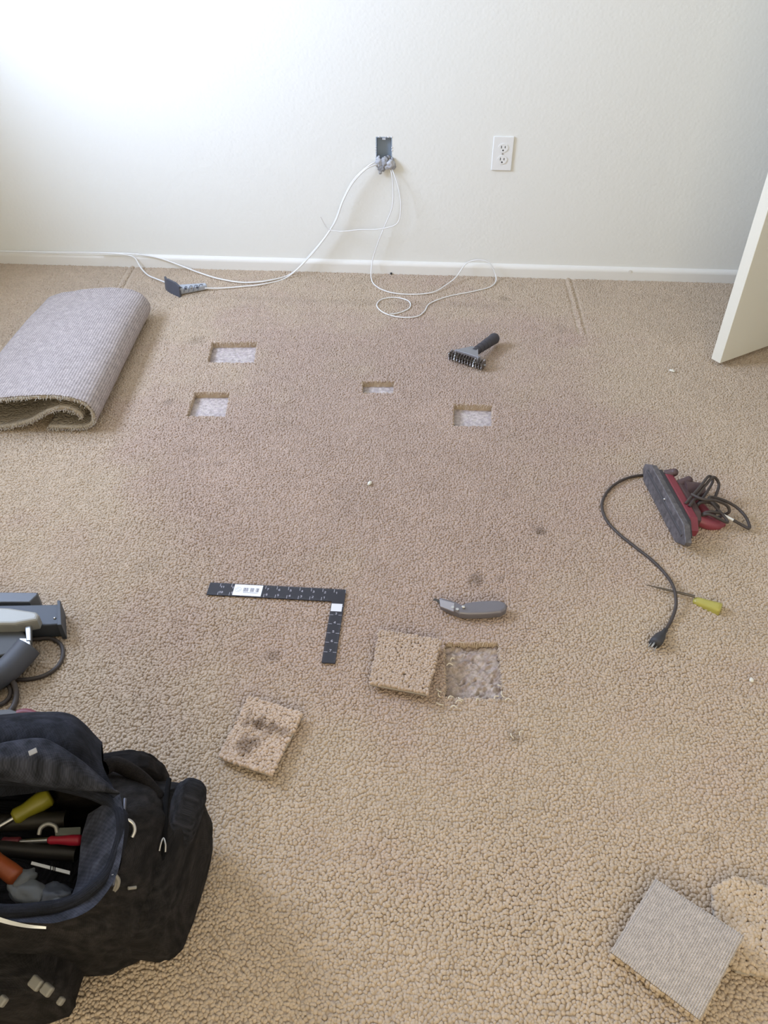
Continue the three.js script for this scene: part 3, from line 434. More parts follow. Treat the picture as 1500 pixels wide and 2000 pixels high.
  pl(0.0235, 0.022, -wb / 2 - 0.001, wa + 0.018, M(new THREE.Color().setRGB(0.72, 0.71, 0.74), 0.5), 'blank_sticker').userData.label = 'small white sticker';
}
{ // utility knife
  const P = [[858, 1171.5], [872, 1175], [891, 1180.5], [900, 1185], [903, 1186], [910, 1182], [930, 1179], [955, 1177.5], [972, 1177.5], [985, 1181], [990, 1188], [988, 1195], [978, 1201], [950, 1204], [915, 1205], [897, 1203], [878, 1195], [860, 1186]].map(p => at(p[0], p[1], 0.012));
  const ce = at(925, 1192, 0), g = thing('utility_knife', 'grey metal utility knife with its blade out, beside the large square hole', 'knife', V(ce.x, 0, ce.z)), rel = P.map(p => p.clone().sub(g.position));
  mesh('body', slabFrom(rel, 0.002, 0.022, 0.006), M(new THREE.Color().setRGB(0.20, 0.185, 0.195), 0.48, 0.5), g);
  const bl = [[849, 1168], [861, 1173], [861, 1182], [852, 1174], [845, 1172.5]].map(p => at(p[0], p[1], 0.012).sub(g.position)); mesh('blade', slabFrom(bl, 0.0115, 0.0125, 0.0002), M(new THREE.Color().setRGB(0.09, 0.08, 0.07), 0.4, 0.6), g);
  const nose = [[858, 1172], [888, 1180], [886, 1196], [860, 1186]].map(p => at(p[0], p[1], 0.02).sub(g.position)); mesh('nose_plate', slabFrom(nose, 0.0195, 0.0232, 0.0008), M(new THREE.Color().setRGB(0.42, 0.40, 0.42), 0.4, 0.7), g);
  const s = at(905, 1186, 0.024).sub(g.position); mesh('slider', new RoundedBoxGeometry(0.008, 0.008, 0.006, 3, 0.002).translate(s.x, 0.0235, s.z), chrome, g);
  for (const [x, y] of [[893, 1191], [884, 1187]]) { const t = at(x, y, 0.022).sub(g.position); mesh('screw', new THREE.CylinderGeometry(0.0035, 0.0035, 0.003, 14).translate(t.x, 0.0228, t.z), chrome, g); }
}
{ // awl with a yellow handle
  const A = at(1261, 1142, 0.006), B = at(1357, 1165, 0.012), Cc = at(1411, 1184, 0.016), g = thing('awl', 'long thin steel awl with a clear yellow fluted handle, lying under the iron cord', 'awl', V(B.x, 0, B.z)), r = p => p.clone().sub(g.position);
  mesh('shaft', [cyl(r(A), r(A).lerp(r(B), 0.35), 0.0006, 0.0024, 10), cyl(r(A).lerp(r(B), 0.35), r(B), 0.0024, 0.003, 10)], M(new THREE.Color().setRGB(0.13, 0.11, 0.09), 0.4, 0.7), g);
  const d = r(Cc).sub(r(B)), L = d.length(), prof = [[0, 0], [0.007, 0], [0.0105, 0.007], [0.0115, 0.016], [0.0125, 0.03], [0.0145, L * 0.75], [0.0155, L * 0.9], [0.0145, L * 0.985], [0.011, L], [0, L]].map(p => new THREE.Vector2(...p));
  const lg = new THREE.LatheGeometry(prof, 36), ps = lg.attributes.position; for (let i = 0; i < ps.count; i++) { const x = ps.getX(i), z = ps.getZ(i), a = Math.atan2(z, x), k = 1 - 0.09 * (0.5 + 0.5 * Math.cos(a * 6)); ps.setX(i, x * k); ps.setZ(i, z * k); } lg.computeVertexNormals();
  lg.applyQuaternion(new THREE.Quaternion().setFromUnitVectors(V(0, 1, 0), d.clone().normalize()));
  mesh('handle', lg, new THREE.MeshPhysicalMaterial({ color: new THREE.Color().setRGB(0.74, 0.68, 0.16), roughness: 0.25, transmission: 0.55, thickness: 0.01, ior: 1.45 }), g);
}
{ // seaming iron lying on its side
  const a = at(1260, 935), b = at(1332, 1073), mid = a.clone().add(b).multiplyScalar(0.5), L = b.clone().sub(a).normalize(), R = V(L.z, 0, -L.x), tl = 0.16;
  const g = thing('seaming_iron', 'dark red carpet seaming iron lying on its side with its cord wrapped round the handle', 'iron', V(mid.x, 0, mid.z));
  // local frame: x along the sole, y away from the sole (to the right, dipping), z across the sole (upwards)
  const yv = R.clone().multiplyScalar(Math.cos(tl)).add(V(0, -Math.sin(tl), 0)), zv = V(0, 1, 0).multiplyScalar(Math.cos(tl)).addScaledVector(R, Math.sin(tl)), X = L.clone();
  const xv = new THREE.Vector3().crossVectors(yv, zv);
  const sx = xv.dot(X) > 0 ? 1 : -1;
  const mat4 = new THREE.Matrix4().makeBasis(xv, yv, zv), LIFT = 0.029;
  const put = geo => geo.applyMatrix4(mat4).translate(0, LIFT, 0);
  const loc = (x, y, z) => V(x * sx, y, z).applyMatrix4(mat4).add(V(0, LIFT, 0));
  const plate = (pts, y0, y1, bev) => { const s = new THREE.Shape(pts.map(p => new THREE.Vector2(p[0] * sx, p[1]))); const e = new THREE.ExtrudeGeometry(s, { depth: y1 - y0 - 2 * bev, bevelEnabled: true, bevelThickness: bev, bevelSize: bev, bevelOffset: -bev, bevelSegments: 2 }); e.translate(0, 0, y0 + bev).applyMatrix4(new THREE.Matrix4().makeBasis(V(1, 0, 0), V(0, 0, 1), V(0, 1, 0))); return put(flip(e)); };
  const boat = (l, w, n) => [[-l, -w * n], [-l * 0.8, -w], [l * 0.75, -w], [l, -w * n * 0.6], [l, w * n * 0.6], [l * 0.75, w], [-l * 0.8, w], [-l, w * n]];
  const dbl = (c, r, m = 0) => M(c, r, m, { side: THREE.DoubleSide });
  const gunT = tex(256, 256, (i, j) => { const n = tileN(i, j, 256, 18, 2), m = tileN(i, j, 256, 70, 5), k = 1 + 0.35 * n + 0.2 * m; return [104 * k, 100 * k, 102 * k]; });
  mesh('sole_plate', plate(boat(0.150, 0.027, 0.3), -0.006, 0.010, 0.002), M(0xffffff, 0.5, 0.35, { map: rep(gunT, 6, 6), side: THREE.DoubleSide }), g);
  mesh('sole_rib', put(box(0.25, 0.003, 0.008, 0, -0.0065, 0.004, 0.001)), dbl(new THREE.Color().setRGB(0.10, 0.095, 0.1), 0.5, 0.4), g);
  { const rv = loc(0.0, -0.007, 0.012); mesh('rivet', ballAt(rv, 0.003), chrome, g); }
  mesh('heat_shield', plate(boat(0.128, 0.027, 0.4), 0.010, 0.019, 0.001), dbl(new THREE.Color().setRGB(0.055, 0.05, 0.055), 0.55, 0.3), g);
  mesh('housing', plate(boat(0.108, 0.027, 0.5), 0.019, 0.044, 0.005), dbl(new THREE.Color().setRGB(0.21, 0.035, 0.05), 0.45), g);
  const brown = dbl(new THREE.Color().setRGB(0.085, 0.05, 0.05), 0.5);
  mesh('upper_housing', plate(boat(0.07, 0.024, 0.7), 0.044, 0.066, 0.006), brown, g);
  mesh('post', [cyl(loc(-0.098, 0.03, 0.016), loc(-0.092, 0.045, 0.030), 0.013, 0.010, 14), ballAt(loc(-0.092, 0.045, 0.030), 0.0105)], brown, g);
  mesh('post', [cyl(loc(-0.06, 0.05, 0.012), loc(-0.068, 0.076, 0.026), 0.014, 0.011, 14), ballAt(loc(-0.068, 0.076, 0.026), 0.0115)], brown, g);
  mesh('dial', cyl(loc(-0.045, 0.062, 0.008), loc(-0.042, 0.108, 0.014), 0.026, 0.023, 26), brown, g);
  const red = dbl(new THREE.Color().setRGB(0.26, 0.05, 0.07), 0.4);
  mesh('handle', [tubeG([loc(-0.03, 0.06, 0.002), loc(-0.01, 0.085, 0.0), loc(0.02, 0.1, -0.004), loc(0.05, 0.112, -0.008)], 0.013, 30, 14), tubeG([loc(0.045, 0.055, 0), loc(0.06, 0.085, -0.004), loc(0.06, 0.11, -0.008), loc(0.05, 0.128, -0.01)], 0.0145, 30, 14), ballAt(loc(0.05, 0.128, -0.01), 0.0145)], red, g);
  const s0 = at(1411, 1006, 0.028).sub(g.position), s1 = at(1432, 1016, 0.022).sub(g.position);
  mesh('strain_relief', cyl(s0, s1, 0.0042, 0.0036, 12), M(new THREE.Color().setRGB(0.75, 0.74, 0.7), 0.4), g);
  const cordM = M(new THREE.Color().setRGB(0.055, 0.042, 0.036), 0.6), r = (px, py, y) => at(px, py, y).sub(g.position);
  // wrapped part of the cord: turns round the handle, then the tail over the floor
  const wrap = [s1, r(1450, 1026, 0.014), r(1463, 1032, 0.012), r(1458, 1012, 0.016), r(1440, 992, 0.022), r(1415, 978, 0.034), r(1385, 972, 0.048)];
  for (let i = 0; i < 15; i++) { const t = i / 4 * Math.PI * 2 + 0.6, k = i / 15; const x = 0.062 - 0.065 * k + 0.012 * Math.cos(t * 0.7), y = 0.098 + 0.036 * Math.cos(t) , z = 0.030 * Math.sin(t); const p = loc(x, y, z * 0.9); p.y = Math.max(0.006, p.y); wrap.push(p); }
  mesh('wrapped_cord', tubeG(wrap, 0.0037, 320, 8), cordM, g);
  mesh('wrapped_cord', tubeG([r(1345, 990, 0.05), r(1378, 948, 0.062), r(1395, 932, 0.06), r(1404, 945, 0.045), r(1398, 968, 0.03), r(1390, 985, 0.02)], 0.0037, 80, 8), cordM, g);
  mesh('wrapped_cord', tubeG([r(1338, 985, 0.05), r(1368, 950, 0.066), r(1386, 930, 0.064), r(1392, 938, 0.05), r(1380, 962, 0.04), r(1350, 1000, 0.02)], 0.0037, 80, 8), cordM, g);
  mesh('wrapped_cord', tubeG([r(1350, 965, 0.062), r(1372, 975, 0.064), r(1400, 978, 0.058), r(1422, 990, 0.04), r(1424, 1000, 0.028), r(1412, 1006, 0.014)], 0.0037, 80, 8), cordM, g);
  const T = [[1330, 955, 0.006], [1295, 928, 0.005], [1258, 928, 0.004], [1225, 934, 0.004], [1196, 950, 0.004], [1179, 973, 0.004], [1176, 992, 0.004], [1186, 1018, 0.004], [1208, 1042, 0.004], [1240, 1068, 0.004], [1272, 1093, 0.004], [1298, 1119, 0.004], [1313, 1141, 0.012], [1319, 1160, 0.0175], [1320, 1184, 0.012], [1311, 1212, 0.005], [1299, 1232, 0.007]];
  mesh('power_cord', tubeG(T.map(p => r(...p)), 0.0036, 240, 8), cordM, g);
  const p0 = r(1300, 1230, 0.008), p1 = r(1278, 1258, 0.011), pd = p1.clone().sub(p0), pL = pd.length();
  const pg = new THREE.LatheGeometry([[0, 0], [0.0055, 0], [0.006, pL * 0.2], [0.011, pL * 0.45], [0.0135, pL * 0.8], [0.0125, pL], [0, pL]].map(q => new THREE.Vector2(...q)), 20).scale(1, 1, 0.85).applyQuaternion(new THREE.Quaternion().setFromUnitVectors(V(0, 1, 0), pd.clone().normalize())).translate(p0.x, p0.y, p0.z);
  const plug = mesh('plug', pg, blackRubber, g), pn = pd.clone().normalize(), pw = V(-pn.z, 0, pn.x);
  for (const s of [-1, 1]) mesh('prong', cyl(p1.clone().addScaledVector(pw, s * 0.006), p1.clone().addScaledVector(pw, s * 0.006).addScaledVector(pn, 0.016), 0.0018, 0.0016, 6), chrome, plug);
  mesh('prong', cyl(p1.clone().add(V(0, 0.005, 0)), p1.clone().add(V(0, 0.005, 0)).addScaledVector(pn, 0.018), 0.0022, 0.002, 8), chrome, plug);
}
{ // electric stapler and grey block beside the tool bag
  const gp = at(60, 1230), g = thing('electric_stapler', 'grey and silver electric carpet stapler with a dark cord, lying behind the tool bag', 'stapler', V(gp.x, 0, gp.z)), r = (px, py, y) => at(px, py, y).sub(g.position);
  const slate = M(new THREE.Color().setRGB(0.06, 0.067, 0.08), 0.55, 0.1), alu = M(new THREE.Color().setRGB(0.34, 0.33, 0.295), 0.55, 0.3);
  mesh('base_housing', slabFrom([r(-60, 1186, 0.035), r(118, 1183, 0.035), r(117, 1222, 0.035), r(-60, 1236, 0.035)], 0.001, 0.04, 0.004), slate, g);
  mesh('end_flange', slabFrom([r(113, 1176, 0.04), r(119, 1176, 0.04), r(121.5, 1224, 0.04), r(113, 1224, 0.04)], 0.001, 0.046, 0.0015), slate, g);
  { const p = r(107, 1208, 0.04); mesh('rivet', ballAt(p.setY(0.0405), 0.0028), chrome, g); }
  mesh('silver_body', slabFrom([r(-60, 1186, 0.065), r(20, 1189, 0.065), r(72, 1197, 0.065), r(77, 1203, 0.065), r(73, 1213, 0.065), r(30, 1221, 0.065), r(-60, 1222, 0.065)], 0.038, 0.07, 0.007), alu, g);
  mesh('latch', [slabFrom([r(47, 1218, 0.06), r(60, 1218, 0.06), r(60, 1250, 0.06), r(50, 1250, 0.06)], 0.045, 0.058, 0.003), slabFrom([r(37, 1246, 0.055), r(60, 1246, 0.055), r(60, 1260, 0.055), r(38, 1260, 0.055)], 0.04, 0.056, 0.003)], M(new THREE.Color().setRGB(0.36, 0.36, 0.355), 0.4, 0.9), g);
  mesh('grip', tubeG([r(55, 1262, 0.045), r(38, 1282, 0.04), r(12, 1308, 0.035), r(-20, 1330, 0.03), r(-60, 1350, 0.028)], 0.026, 40, 18).scale(1, 0.95, 1), M(new THREE.Color().setRGB(0.07, 0.073, 0.085), 0.6), g);
  mesh('under_frame', slabFrom([r(-60, 1222, 0.05), r(40, 1226, 0.05), r(52, 1240, 0.05), r(30, 1270, 0.05), r(-60, 1290, 0.05)], 0.006, 0.045, 0.004), M(new THREE.Color().setRGB(0.06, 0.06, 0.058), 0.6), g);
  const cm = M(new THREE.Color().setRGB(0.055, 0.043, 0.037), 0.6);
  mesh('power_cord', tubeG([r(40, 1250, 0.012), r(72, 1248, 0.008), r(98, 1247, 0.005), r(118, 1258, 0.004), r(123, 1277, 0.004), r(114, 1300, 0.004), r(90, 1318, 0.004), r(62, 1326, 0.004), r(30, 1327, 0.005), r(5, 1320, 0.01), r(-30, 1310, 0.015)], 0.0042, 120, 8), cm, g);
  mesh('power_cord', tubeG([r(5, 1318, 0.03), r(22, 1328, 0.022), r(31, 1348, 0.014), r(30, 1370, 0.008), r(20, 1388, 0.006), r(0, 1400, 0.006), r(-30, 1408, 0.006)], 0.0055, 80, 8), cm, g);
  mesh('power_cord', tubeG([r(0, 1322, 0.02), r(14, 1334, 0.015), r(21, 1350, 0.01), r(15, 1366, 0.006), r(0, 1376, 0.006), r(-25, 1378, 0.006)], 0.0045, 80, 8), cm, g);
  const bp = at(20, 1172), b2 = thing('metal_block', 'grey rectangular metal bar lying behind the electric stapler', 'metal bar', V(bp.x, 0, bp.z)), q = (px, py, y) => at(px, py, y).sub(b2.position);
  mesh('bar', slabFrom([q(-60, 1157, 0.04), q(74, 1158, 0.04), q(73, 1163, 0.04), q(58, 1177, 0.04), q(-60, 1177, 0.04)], 0.001, 0.042, 0.003), M(new THREE.Color().setRGB(0.11, 0.115, 0.125), 0.5, 0.2), b2);
  const sp = at(20, 1400), s2 = thing('pliers', 'small steel pliers with dark red grips wedged behind the tool bag', 'pliers', V(sp.x, 0, sp.z)), w = (px, py, y) => at(px, py, y).sub(s2.position);
  mesh('jaw', slabFrom([w(-40, 1388, 0.02), w(20, 1384, 0.02), w(36, 1390, 0.02), w(36, 1398, 0.02), w(-40, 1404, 0.02)], 0.004, 0.02, 0.003), M(new THREE.Color().setRGB(0.10, 0.095, 0.09), 0.6, 0.4), s2);
  mesh('jaw', slabFrom([w(-40, 1406, 0.024), w(36, 1398, 0.024), w(38, 1406, 0.024), w(-40, 1418, 0.024)], 0.008, 0.022, 0.002), M(new THREE.Color().setRGB(0.13, 0.13, 0.125), 0.6, 0.4), s2);
  mesh('grip', tubeG([w(34, 1396, 0.014), w(48, 1393, 0.014), w(62, 1396, 0.013), w(80, 1410, 0.012)], 0.009, 30, 12), M(new THREE.Color().setRGB(0.20, 0.05, 0.06), 0.5), s2);
}
// ================= TOOL BAG =================
{
  const g = thing('tool_bag', 'large open navy and black canvas tool bag full of hand tools', 'tool bag', V(-0.56, 0, -0.55));
  const weave = tex(256, 256, (i, j) => { const k = 0.9 + 0.12 * Math.sin(i / 256 * Math.PI * 2 * 40) * Math.sin(j / 256 * Math.PI * 2 * 40) + 0.5 * tileN(i, j, 256, 14, 2) + 0.25 * tileN(i, j, 256, 50, 6); return 190 * k; });
  const canvasM = (c, side = THREE.DoubleSide) => new THREE.MeshPhysicalMaterial({ color: c, roughness: 0.9, specularIntensity: 0.35, map: rep(weave, 6, 6), bumpMap: rep(weave, 6, 6), bumpScale: 0.0008, side });
  const black = canvasM(new THREE.Color().setRGB(0.034, 0.030, 0.029)), navy = canvasM(new THREE.Color().setRGB(0.034, 0.036, 0.048)), lining = canvasM(new THREE.Color().setRGB(0.065, 0.068, 0.088));
  // body: stacked soft outlines. [y, right, left, front, back, exponent] relative to the bag
  const rings = [[0.0, 0.195, -0.30, 0.145, -0.075, 3.0], [0.03, 0.215, -0.31, 0.158, -0.095, 3.2], [0.08, 0.232, -0.32, 0.165, -0.108, 3.2], [0.14, 0.236, -0.32, 0.168, -0.105, 3.2], [0.2, 0.222, -0.31, 0.17, -0.085, 3.2], [0.245, 0.205, -0.3, 0.17, -0.045, 3.2], [0.268, 0.196, -0.295, 0.170, -0.018, 3.2]];
  const NT = 120;
  const ringPt = (rg, th, inset = 0) => { const c = Math.cos(th), s = Math.sin(th), n = 2 / rg[5], sg = Math.sign; const cx = (rg[1] + rg[2]) / 2, cz = (rg[3] + rg[4]) / 2, a = (rg[1] - rg[2]) / 2 - inset, b = (rg[3] - rg[4]) / 2 - inset; return [cx + a * sg(c) * Math.abs(c) ** n, cz + b * sg(s) * Math.abs(s) ** n]; };
  function lerpRing(t) { const k = Math.min(rings.length - 2, Math.floor(t)), f = t - k, e = f; return rings[k].map((v, i) => v + (rings[k + 1][i] - v) * e); }
  function loft(t0, t1, steps, inset, fold, cap) {
    const pos = [], uv = [], idx = [];
    for (let j = 0; j <= steps; j++) { const t = t0 + (t1 - t0) * j / steps, rg = lerpRing(t); for (let i = 0; i <= NT; i++) { const th = i / NT * Math.PI * 2, [x, z] = ringPt(rg, th, inset); const w = fold * fbm(Math.cos(th) * 3 + 5, rg[0] * 14, Math.sin(th) * 3) + fold * 0.4 * fbm(Math.cos(th) * 9, rg[0] * 30 + 3, Math.sin(th) * 9); const l = Math.hypot(x, z) || 1; const yy = rg[0] + (t > 5.5 ? 0.010 * fbm(Math.cos(th) * 2.2 + 1, 7, Math.sin(th) * 2.2) : 0); pos.push(x + x / l * w, Math.max(0.001, yy), z + z / l * w); uv.push(th / 6.283 * 1.5, rg[0]); } }
    for (let j = 0; j < steps; j++) for (let i = 0; i < NT; i++) { const q = j * (NT + 1) + i; idx.push(q, q + NT + 1, q + 1, q + 1, q + NT + 1, q + NT + 2); }
    if (cap !== undefined) { const base = cap ? steps * (NT + 1) : 0, rg = lerpRing(cap ? t1 : t0); pos.push((rg[1] + rg[2]) / 2, Math.max(0.001, rg[0]), (rg[3] + rg[4]) / 2); uv.push(0.5, 0.5); const c = pos.length / 3 - 1; for (let i = 0; i < NT; i++) idx.push(base + i, base + i + 1, c); }
    const bg = new THREE.BufferGeometry(); bg.setAttribute('position', new THREE.Float32BufferAttribute(pos, 3)); bg.setAttribute('uv', new THREE.Float32BufferAttribute(uv, 2)); bg.setIndex(idx); bg.computeVertexNormals(); return bg;
  }
  mesh('body', loft(0, 6, 40, 0, 0.012, false), black, g);
  mesh('lining', loft(6, 1.6, 30, 0.010, 0.007, true), lining, g);
  // rolled rim
  { const rp = []; const rg = rings[6]; for (let i = 0; i < 60; i++) { const th = i / 60 * Math.PI * 2, [x, z] = ringPt(rg, th, 0.005); rp.push(V(x, 0.268 + 0.010 * fbm(Math.cos(th) * 2.2 + 1, 7, Math.sin(th) * 2.2), z)); } mesh('rim_binding', tubeG(rp, 0.0085, 240, 10, true), navy, g); }
  const r = (px, py, y) => at(px, py, y).sub(g.position);
  // soft padded shapes
  const pillow = (c, sx, sy, sz, sd, rot = [0, 0, 0], k = 0.18) => lump(1, k, 1.1, sd, sx, sy, sz, 5).applyMatrix4(new THREE.Matrix4().makeRotationFromEuler(new THREE.Euler(...rot))).translate(c.x, c.y, c.z);
  // lid folded open towards the back
  const lid = (pts, depthUp, name, mat) => { // curved sheet: list of rows of points
    const c0 = pts.map(row => new THREE.CatmullRomCurve3(row)), NU = 50, NV = 24, pos = [], uv = [], idx = [];
    for (let j = 0; j <= NV; j++) { for (let i = 0; i <= NU; i++) { const col = new THREE.CatmullRomCurve3(c0.map(c => c.getPoint(i / NU))), p = col.getPoint(j / NV); const w = 0.006 * fbm(p.x * 14, p.z * 14, sdl); pos.push(p.x, p.y + w, p.z); uv.push(p.x, p.z + p.y); } }
    for (let j = 0; j < NV; j++) for (let i = 0; i < NU; i++) { const q = j * (NU + 1) + i; idx.push(q, q + NU + 1, q + 1, q + 1, q + NU + 1, q + NU + 2); }
    const bg = new THREE.BufferGeometry(); bg.setAttribute('position', new THREE.Float32BufferAttribute(pos, 3)); bg.setAttribute('uv', new THREE.Float32BufferAttribute(uv, 2)); bg.setIndex(idx); bg.computeVertexNormals(); return mesh(name, bg, mat, g);
  };
  let sdl = 3;
  // outer lid: rises from behind the body and curls over
  lid([
    [r(-180, 1570, 0.20), r(-40, 1560, 0.20), r(60, 1550, 0.20), r(150, 1535, 0.2), r(203, 1515, 0.2)],
    [r(-180, 1440, 0.235), r(-40, 1430, 0.235), r(60, 1425, 0.235), r(145, 1428, 0.235), r(201, 1475, 0.23)],
    [r(-180, 1408, 0.275), r(-40, 1400, 0.275), r(60, 1392, 0.275), r(140, 1395, 0.27), r(199, 1448, 0.25)],
    [r(-180, 1430, 0.315), r(-40, 1422, 0.315), r(55, 1420, 0.315), r(140, 1425, 0.305), r(198, 1462, 0.268)],
    [r(-180, 1480, 0.30), r(-40, 1478, 0.30), r(55, 1480, 0.30), r(138, 1490, 0.298), r(201, 1495, 0.270)],
    [r(-180, 1520, 0.27), r(-40, 1525, 0.27), r(55, 1530, 0.27), r(140, 1540, 0.27), r(225, 1545, 0.262)],
  ], 0, 'lid', navy);
  sdl = 8;
  lid([
    [r(-180, 1505, 0.29), r(-40, 1490, 0.295), r(20, 1475, 0.30), r(85, 1470, 0.30), r(150, 1500, 0.29), r(215, 1535, 0.272)],
    [r(-180, 1460, 0.325), r(-40, 1462, 0.325), r(15, 1448, 0.33), r(85, 1442, 0.325), r(150, 1478, 0.31), r(215, 1532, 0.276)],
    [r(-180, 1490, 0.335), r(-40, 1490, 0.335), r(20, 1482, 0.335), r(85, 1480, 0.33), r(150, 1505, 0.31), r(222, 1540, 0.276)],
    [r(-180, 1510, 0.31), r(-40, 1515, 0.31), r(40, 1525, 0.305), r(100, 1535, 0.298), r(160, 1540, 0.288), r(232, 1546, 0.274)],
    [r(-180, 1515, 0.28), r(-40, 1520, 0.28), r(40, 1530, 0.278), r(100, 1540, 0.276), r(170, 1546, 0.272), r(234, 1552, 0.266)],
  ], 0, 'lid_lining', lining);
  sdl = 5;
  lid([
    [r(235, 1552, 0.274), r(243, 1600, 0.276), r(239, 1660, 0.276), r(222, 1722, 0.275), r(178, 1775, 0.274), r(120, 1800, 0.274), r(50, 1802, 0.274), r(-80, 1785, 0.274)],
    [r(205, 1570, 0.268), r(205, 1615, 0.266), r(200, 1670, 0.266), r(188, 1722, 0.266), r(155, 1765, 0.266), r(108, 1785, 0.266), r(45, 1785, 0.266), r(-80, 1768, 0.266)],
    [r(172, 1590, 0.245), r(160, 1630, 0.243), r(154, 1685, 0.243), r(146, 1730, 0.243), r(128, 1762, 0.245), r(92, 1774, 0.245), r(40, 1770, 0.245), r(-80, 1752, 0.245)],
  ], 0, 'top_collar', lining);
  { const p = r(65, 1470, 0.337); mesh('tag', new RoundedBoxGeometry(0.011, 0.002, 0.007, 2, 0.0008).rotateY(0.5).rotateX(0.5).translate(p.x, p.y + 0.002, p.z), M(new THREE.Color().setRGB(0.3, 0.3, 0.31), 0.7), g); }
  // pockets: soft boxy pouches
  const pouch = (c, sx, sy, sz, sd, rot = [0, 0, 0], ex = 0.62) => { const q = mergeVertices(new THREE.IcosahedronGeometry(1, 12).deleteAttribute('normal').deleteAttribute('uv')), p = q.attributes.position, v = V(), pw = t => Math.sign(t) * Math.abs(t) ** ex, uv = []; for (let i = 0; i < p.count; i++) { v.fromBufferAttribute(p, i); const f = 1 + 0.10 * fbm(v.x * 1.6 + sd, v.y * 1.6, v.z * 1.6) + 0.035 * fbm(v.x * 6 + sd, v.y * 6, v.z * 6); p.setXYZ(i, pw(v.x) * f * sx, pw(v.y) * f * sy, pw(v.z) * f * sz); uv.push(v.z * 0.15, v.y * 0.15); } q.setAttribute('uv', new THREE.Float32BufferAttribute(uv, 2)); q.computeVertexNormals(); return q.applyMatrix4(new THREE.Matrix4().makeRotationFromEuler(new THREE.Euler(...rot))).translate(c.x, c.y, c.z); };
  mesh('end_pocket', pouch(V(0.200, 0.094, 0.018), 0.056, 0.094, 0.112, 3, [0.06, -0.06, 0.04], 0.55), black, g);
  mesh('pocket_flap', pouch(V(0.232, 0.165, -0.03), 0.026, 0.024, 0.055, 9, [0.1, -0.1, -0.5], 0.7), canvasM(new THREE.Color().setRGB(0.042, 0.041, 0.047)), g);
  mesh('front_pocket', pouch(V(-0.062, 0.082, 0.165), 0.185, 0.082, 0.052, 11, [0, 0, 0], 0.5), black, g);
  mesh('back_pocket', pouch(V(0.10, 0.105, -0.085), 0.085, 0.10, 0.030, 15, [0, 0.25, 0], 0.6), canvasM(new THREE.Color().setRGB(0.026, 0.021, 0.019)), g);
  mesh('shoulder_strap', tubeG([r(205, 1500, 0.24), r(222, 1492, 0.235), r(245, 1500, 0.225), r(280, 1525, 0.20), r(310, 1560, 0.18)], 0.011, 40, 10), canvasM(new THREE.Color().setRGB(0.035, 0.028, 0.025)), g);
  // zipper along the rim and pocket seam
  mesh('zipper', tubeG([r(244, 1560, 0.272), r(240, 1620, 0.274), r(232, 1680, 0.272), r(220, 1730, 0.27)], 0.0022, 50, 6), M(new THREE.Color().setRGB(0.10, 0.10, 0.12), 0.4, 0.4), g);
  mesh('piping', tubeG([r(330, 1522, 0.185), r(325, 1560, 0.19), r(322, 1610, 0.19), r(320, 1660, 0.185), r(312, 1720, 0.17), r(300, 1780, 0.14)], 0.004, 60, 8), canvasM(new THREE.Color().setRGB(0.012, 0.012, 0.014)), g);
  const pale = M(new THREE.Color().setRGB(0.22, 0.205, 0.175), 0.55, 0.2), silv = M(new THREE.Color().setRGB(0.5, 0.49, 0.47), 0.35, 0.8);
  mesh('ring', tubeG([r(240, 1606, 0.272), r(250, 1602, 0.272), r(260, 1609, 0.268), r(263, 1622, 0.264), r(258, 1635, 0.260)], 0.0024, 30, 8), silv, g);
  mesh('zipper_pull', tubeG([r(311, 1662, 0.195), r(315, 1645, 0.2), r(319, 1637, 0.2), r(323, 1648, 0.2), r(323, 1664, 0.195)], 0.0013, 30, 6), silv, g);
  mesh('zipper_pull', [tubeG([r(216, 1712, 0.27), r(224, 1710, 0.272), r(231, 1718, 0.265), r(230, 1730, 0.255), r(224, 1739, 0.245)], 0.0026, 30, 8), tubeG([r(224, 1714, 0.272), r(226, 1726, 0.262), r(222, 1738, 0.25)], 0.0018, 20, 6), tubeG([r(250, 1735, 0.24), r(266, 1733, 0.235)], 0.0022, 8, 6)], pale, g);
  for (const parts of [[[70, 1920, 0.167, 0.017, 0.014], [92, 1933, 0.165, 0.015, 0.013], [119, 1955, 0.155, 0.008, 0.010]], [[5, 1955, 0.168, 0.011, 0.012]]]) mesh('buckle', parts.map(([x, y, h, a, b]) => { const c = r(x, y, h); return new RoundedBoxGeometry(a, 0.009, b, 3, 0.003).rotateX(0.25).rotateY(-0.5).translate(c.x, c.y, c.z); }), pale, g);
  // steel band in the front rim
  { const pts = [r(-60, 1778, 0.285), r(-20, 1790, 0.285), r(20, 1802, 0.285), r(55, 1809, 0.284), r(90, 1812, 0.283)], c = new THREE.CatmullRomCurve3(pts), pos = [], idx = []; for (let i = 0; i <= 40; i++) { const p = c.getPoint(i / 40); const w = 0.35 + 0.65 * (1 - i / 40); pos.push(p.x, p.y + 0.001, p.z - 0.003 * w, p.x, p.y - 0.001, p.z + 0.003 * w); if (i < 40) idx.push(i * 2, i * 2 + 1, i * 2 + 2, i * 2 + 2, i * 2 + 1, i * 2 + 3); } const bg = new THREE.BufferGeometry(); bg.setAttribute('position', new THREE.Float32BufferAttribute(pos, 3)); bg.setIndex(idx); bg.computeVertexNormals(); mesh('steel_band', bg, M(new THREE.Color().setRGB(0.85, 0.85, 0.83), 0.25, 0.9, { side: THREE.DoubleSide }), g); }

  // ---- tools in the bag ----
  const T = (name, label, cat, px, py, y, build) => { const p = at(px, py, y), q = thing(name, label, cat, p, 'tools in the tool bag'); build(q, (a, b, c) => at(a, b, c).sub(q.position)); return q; };
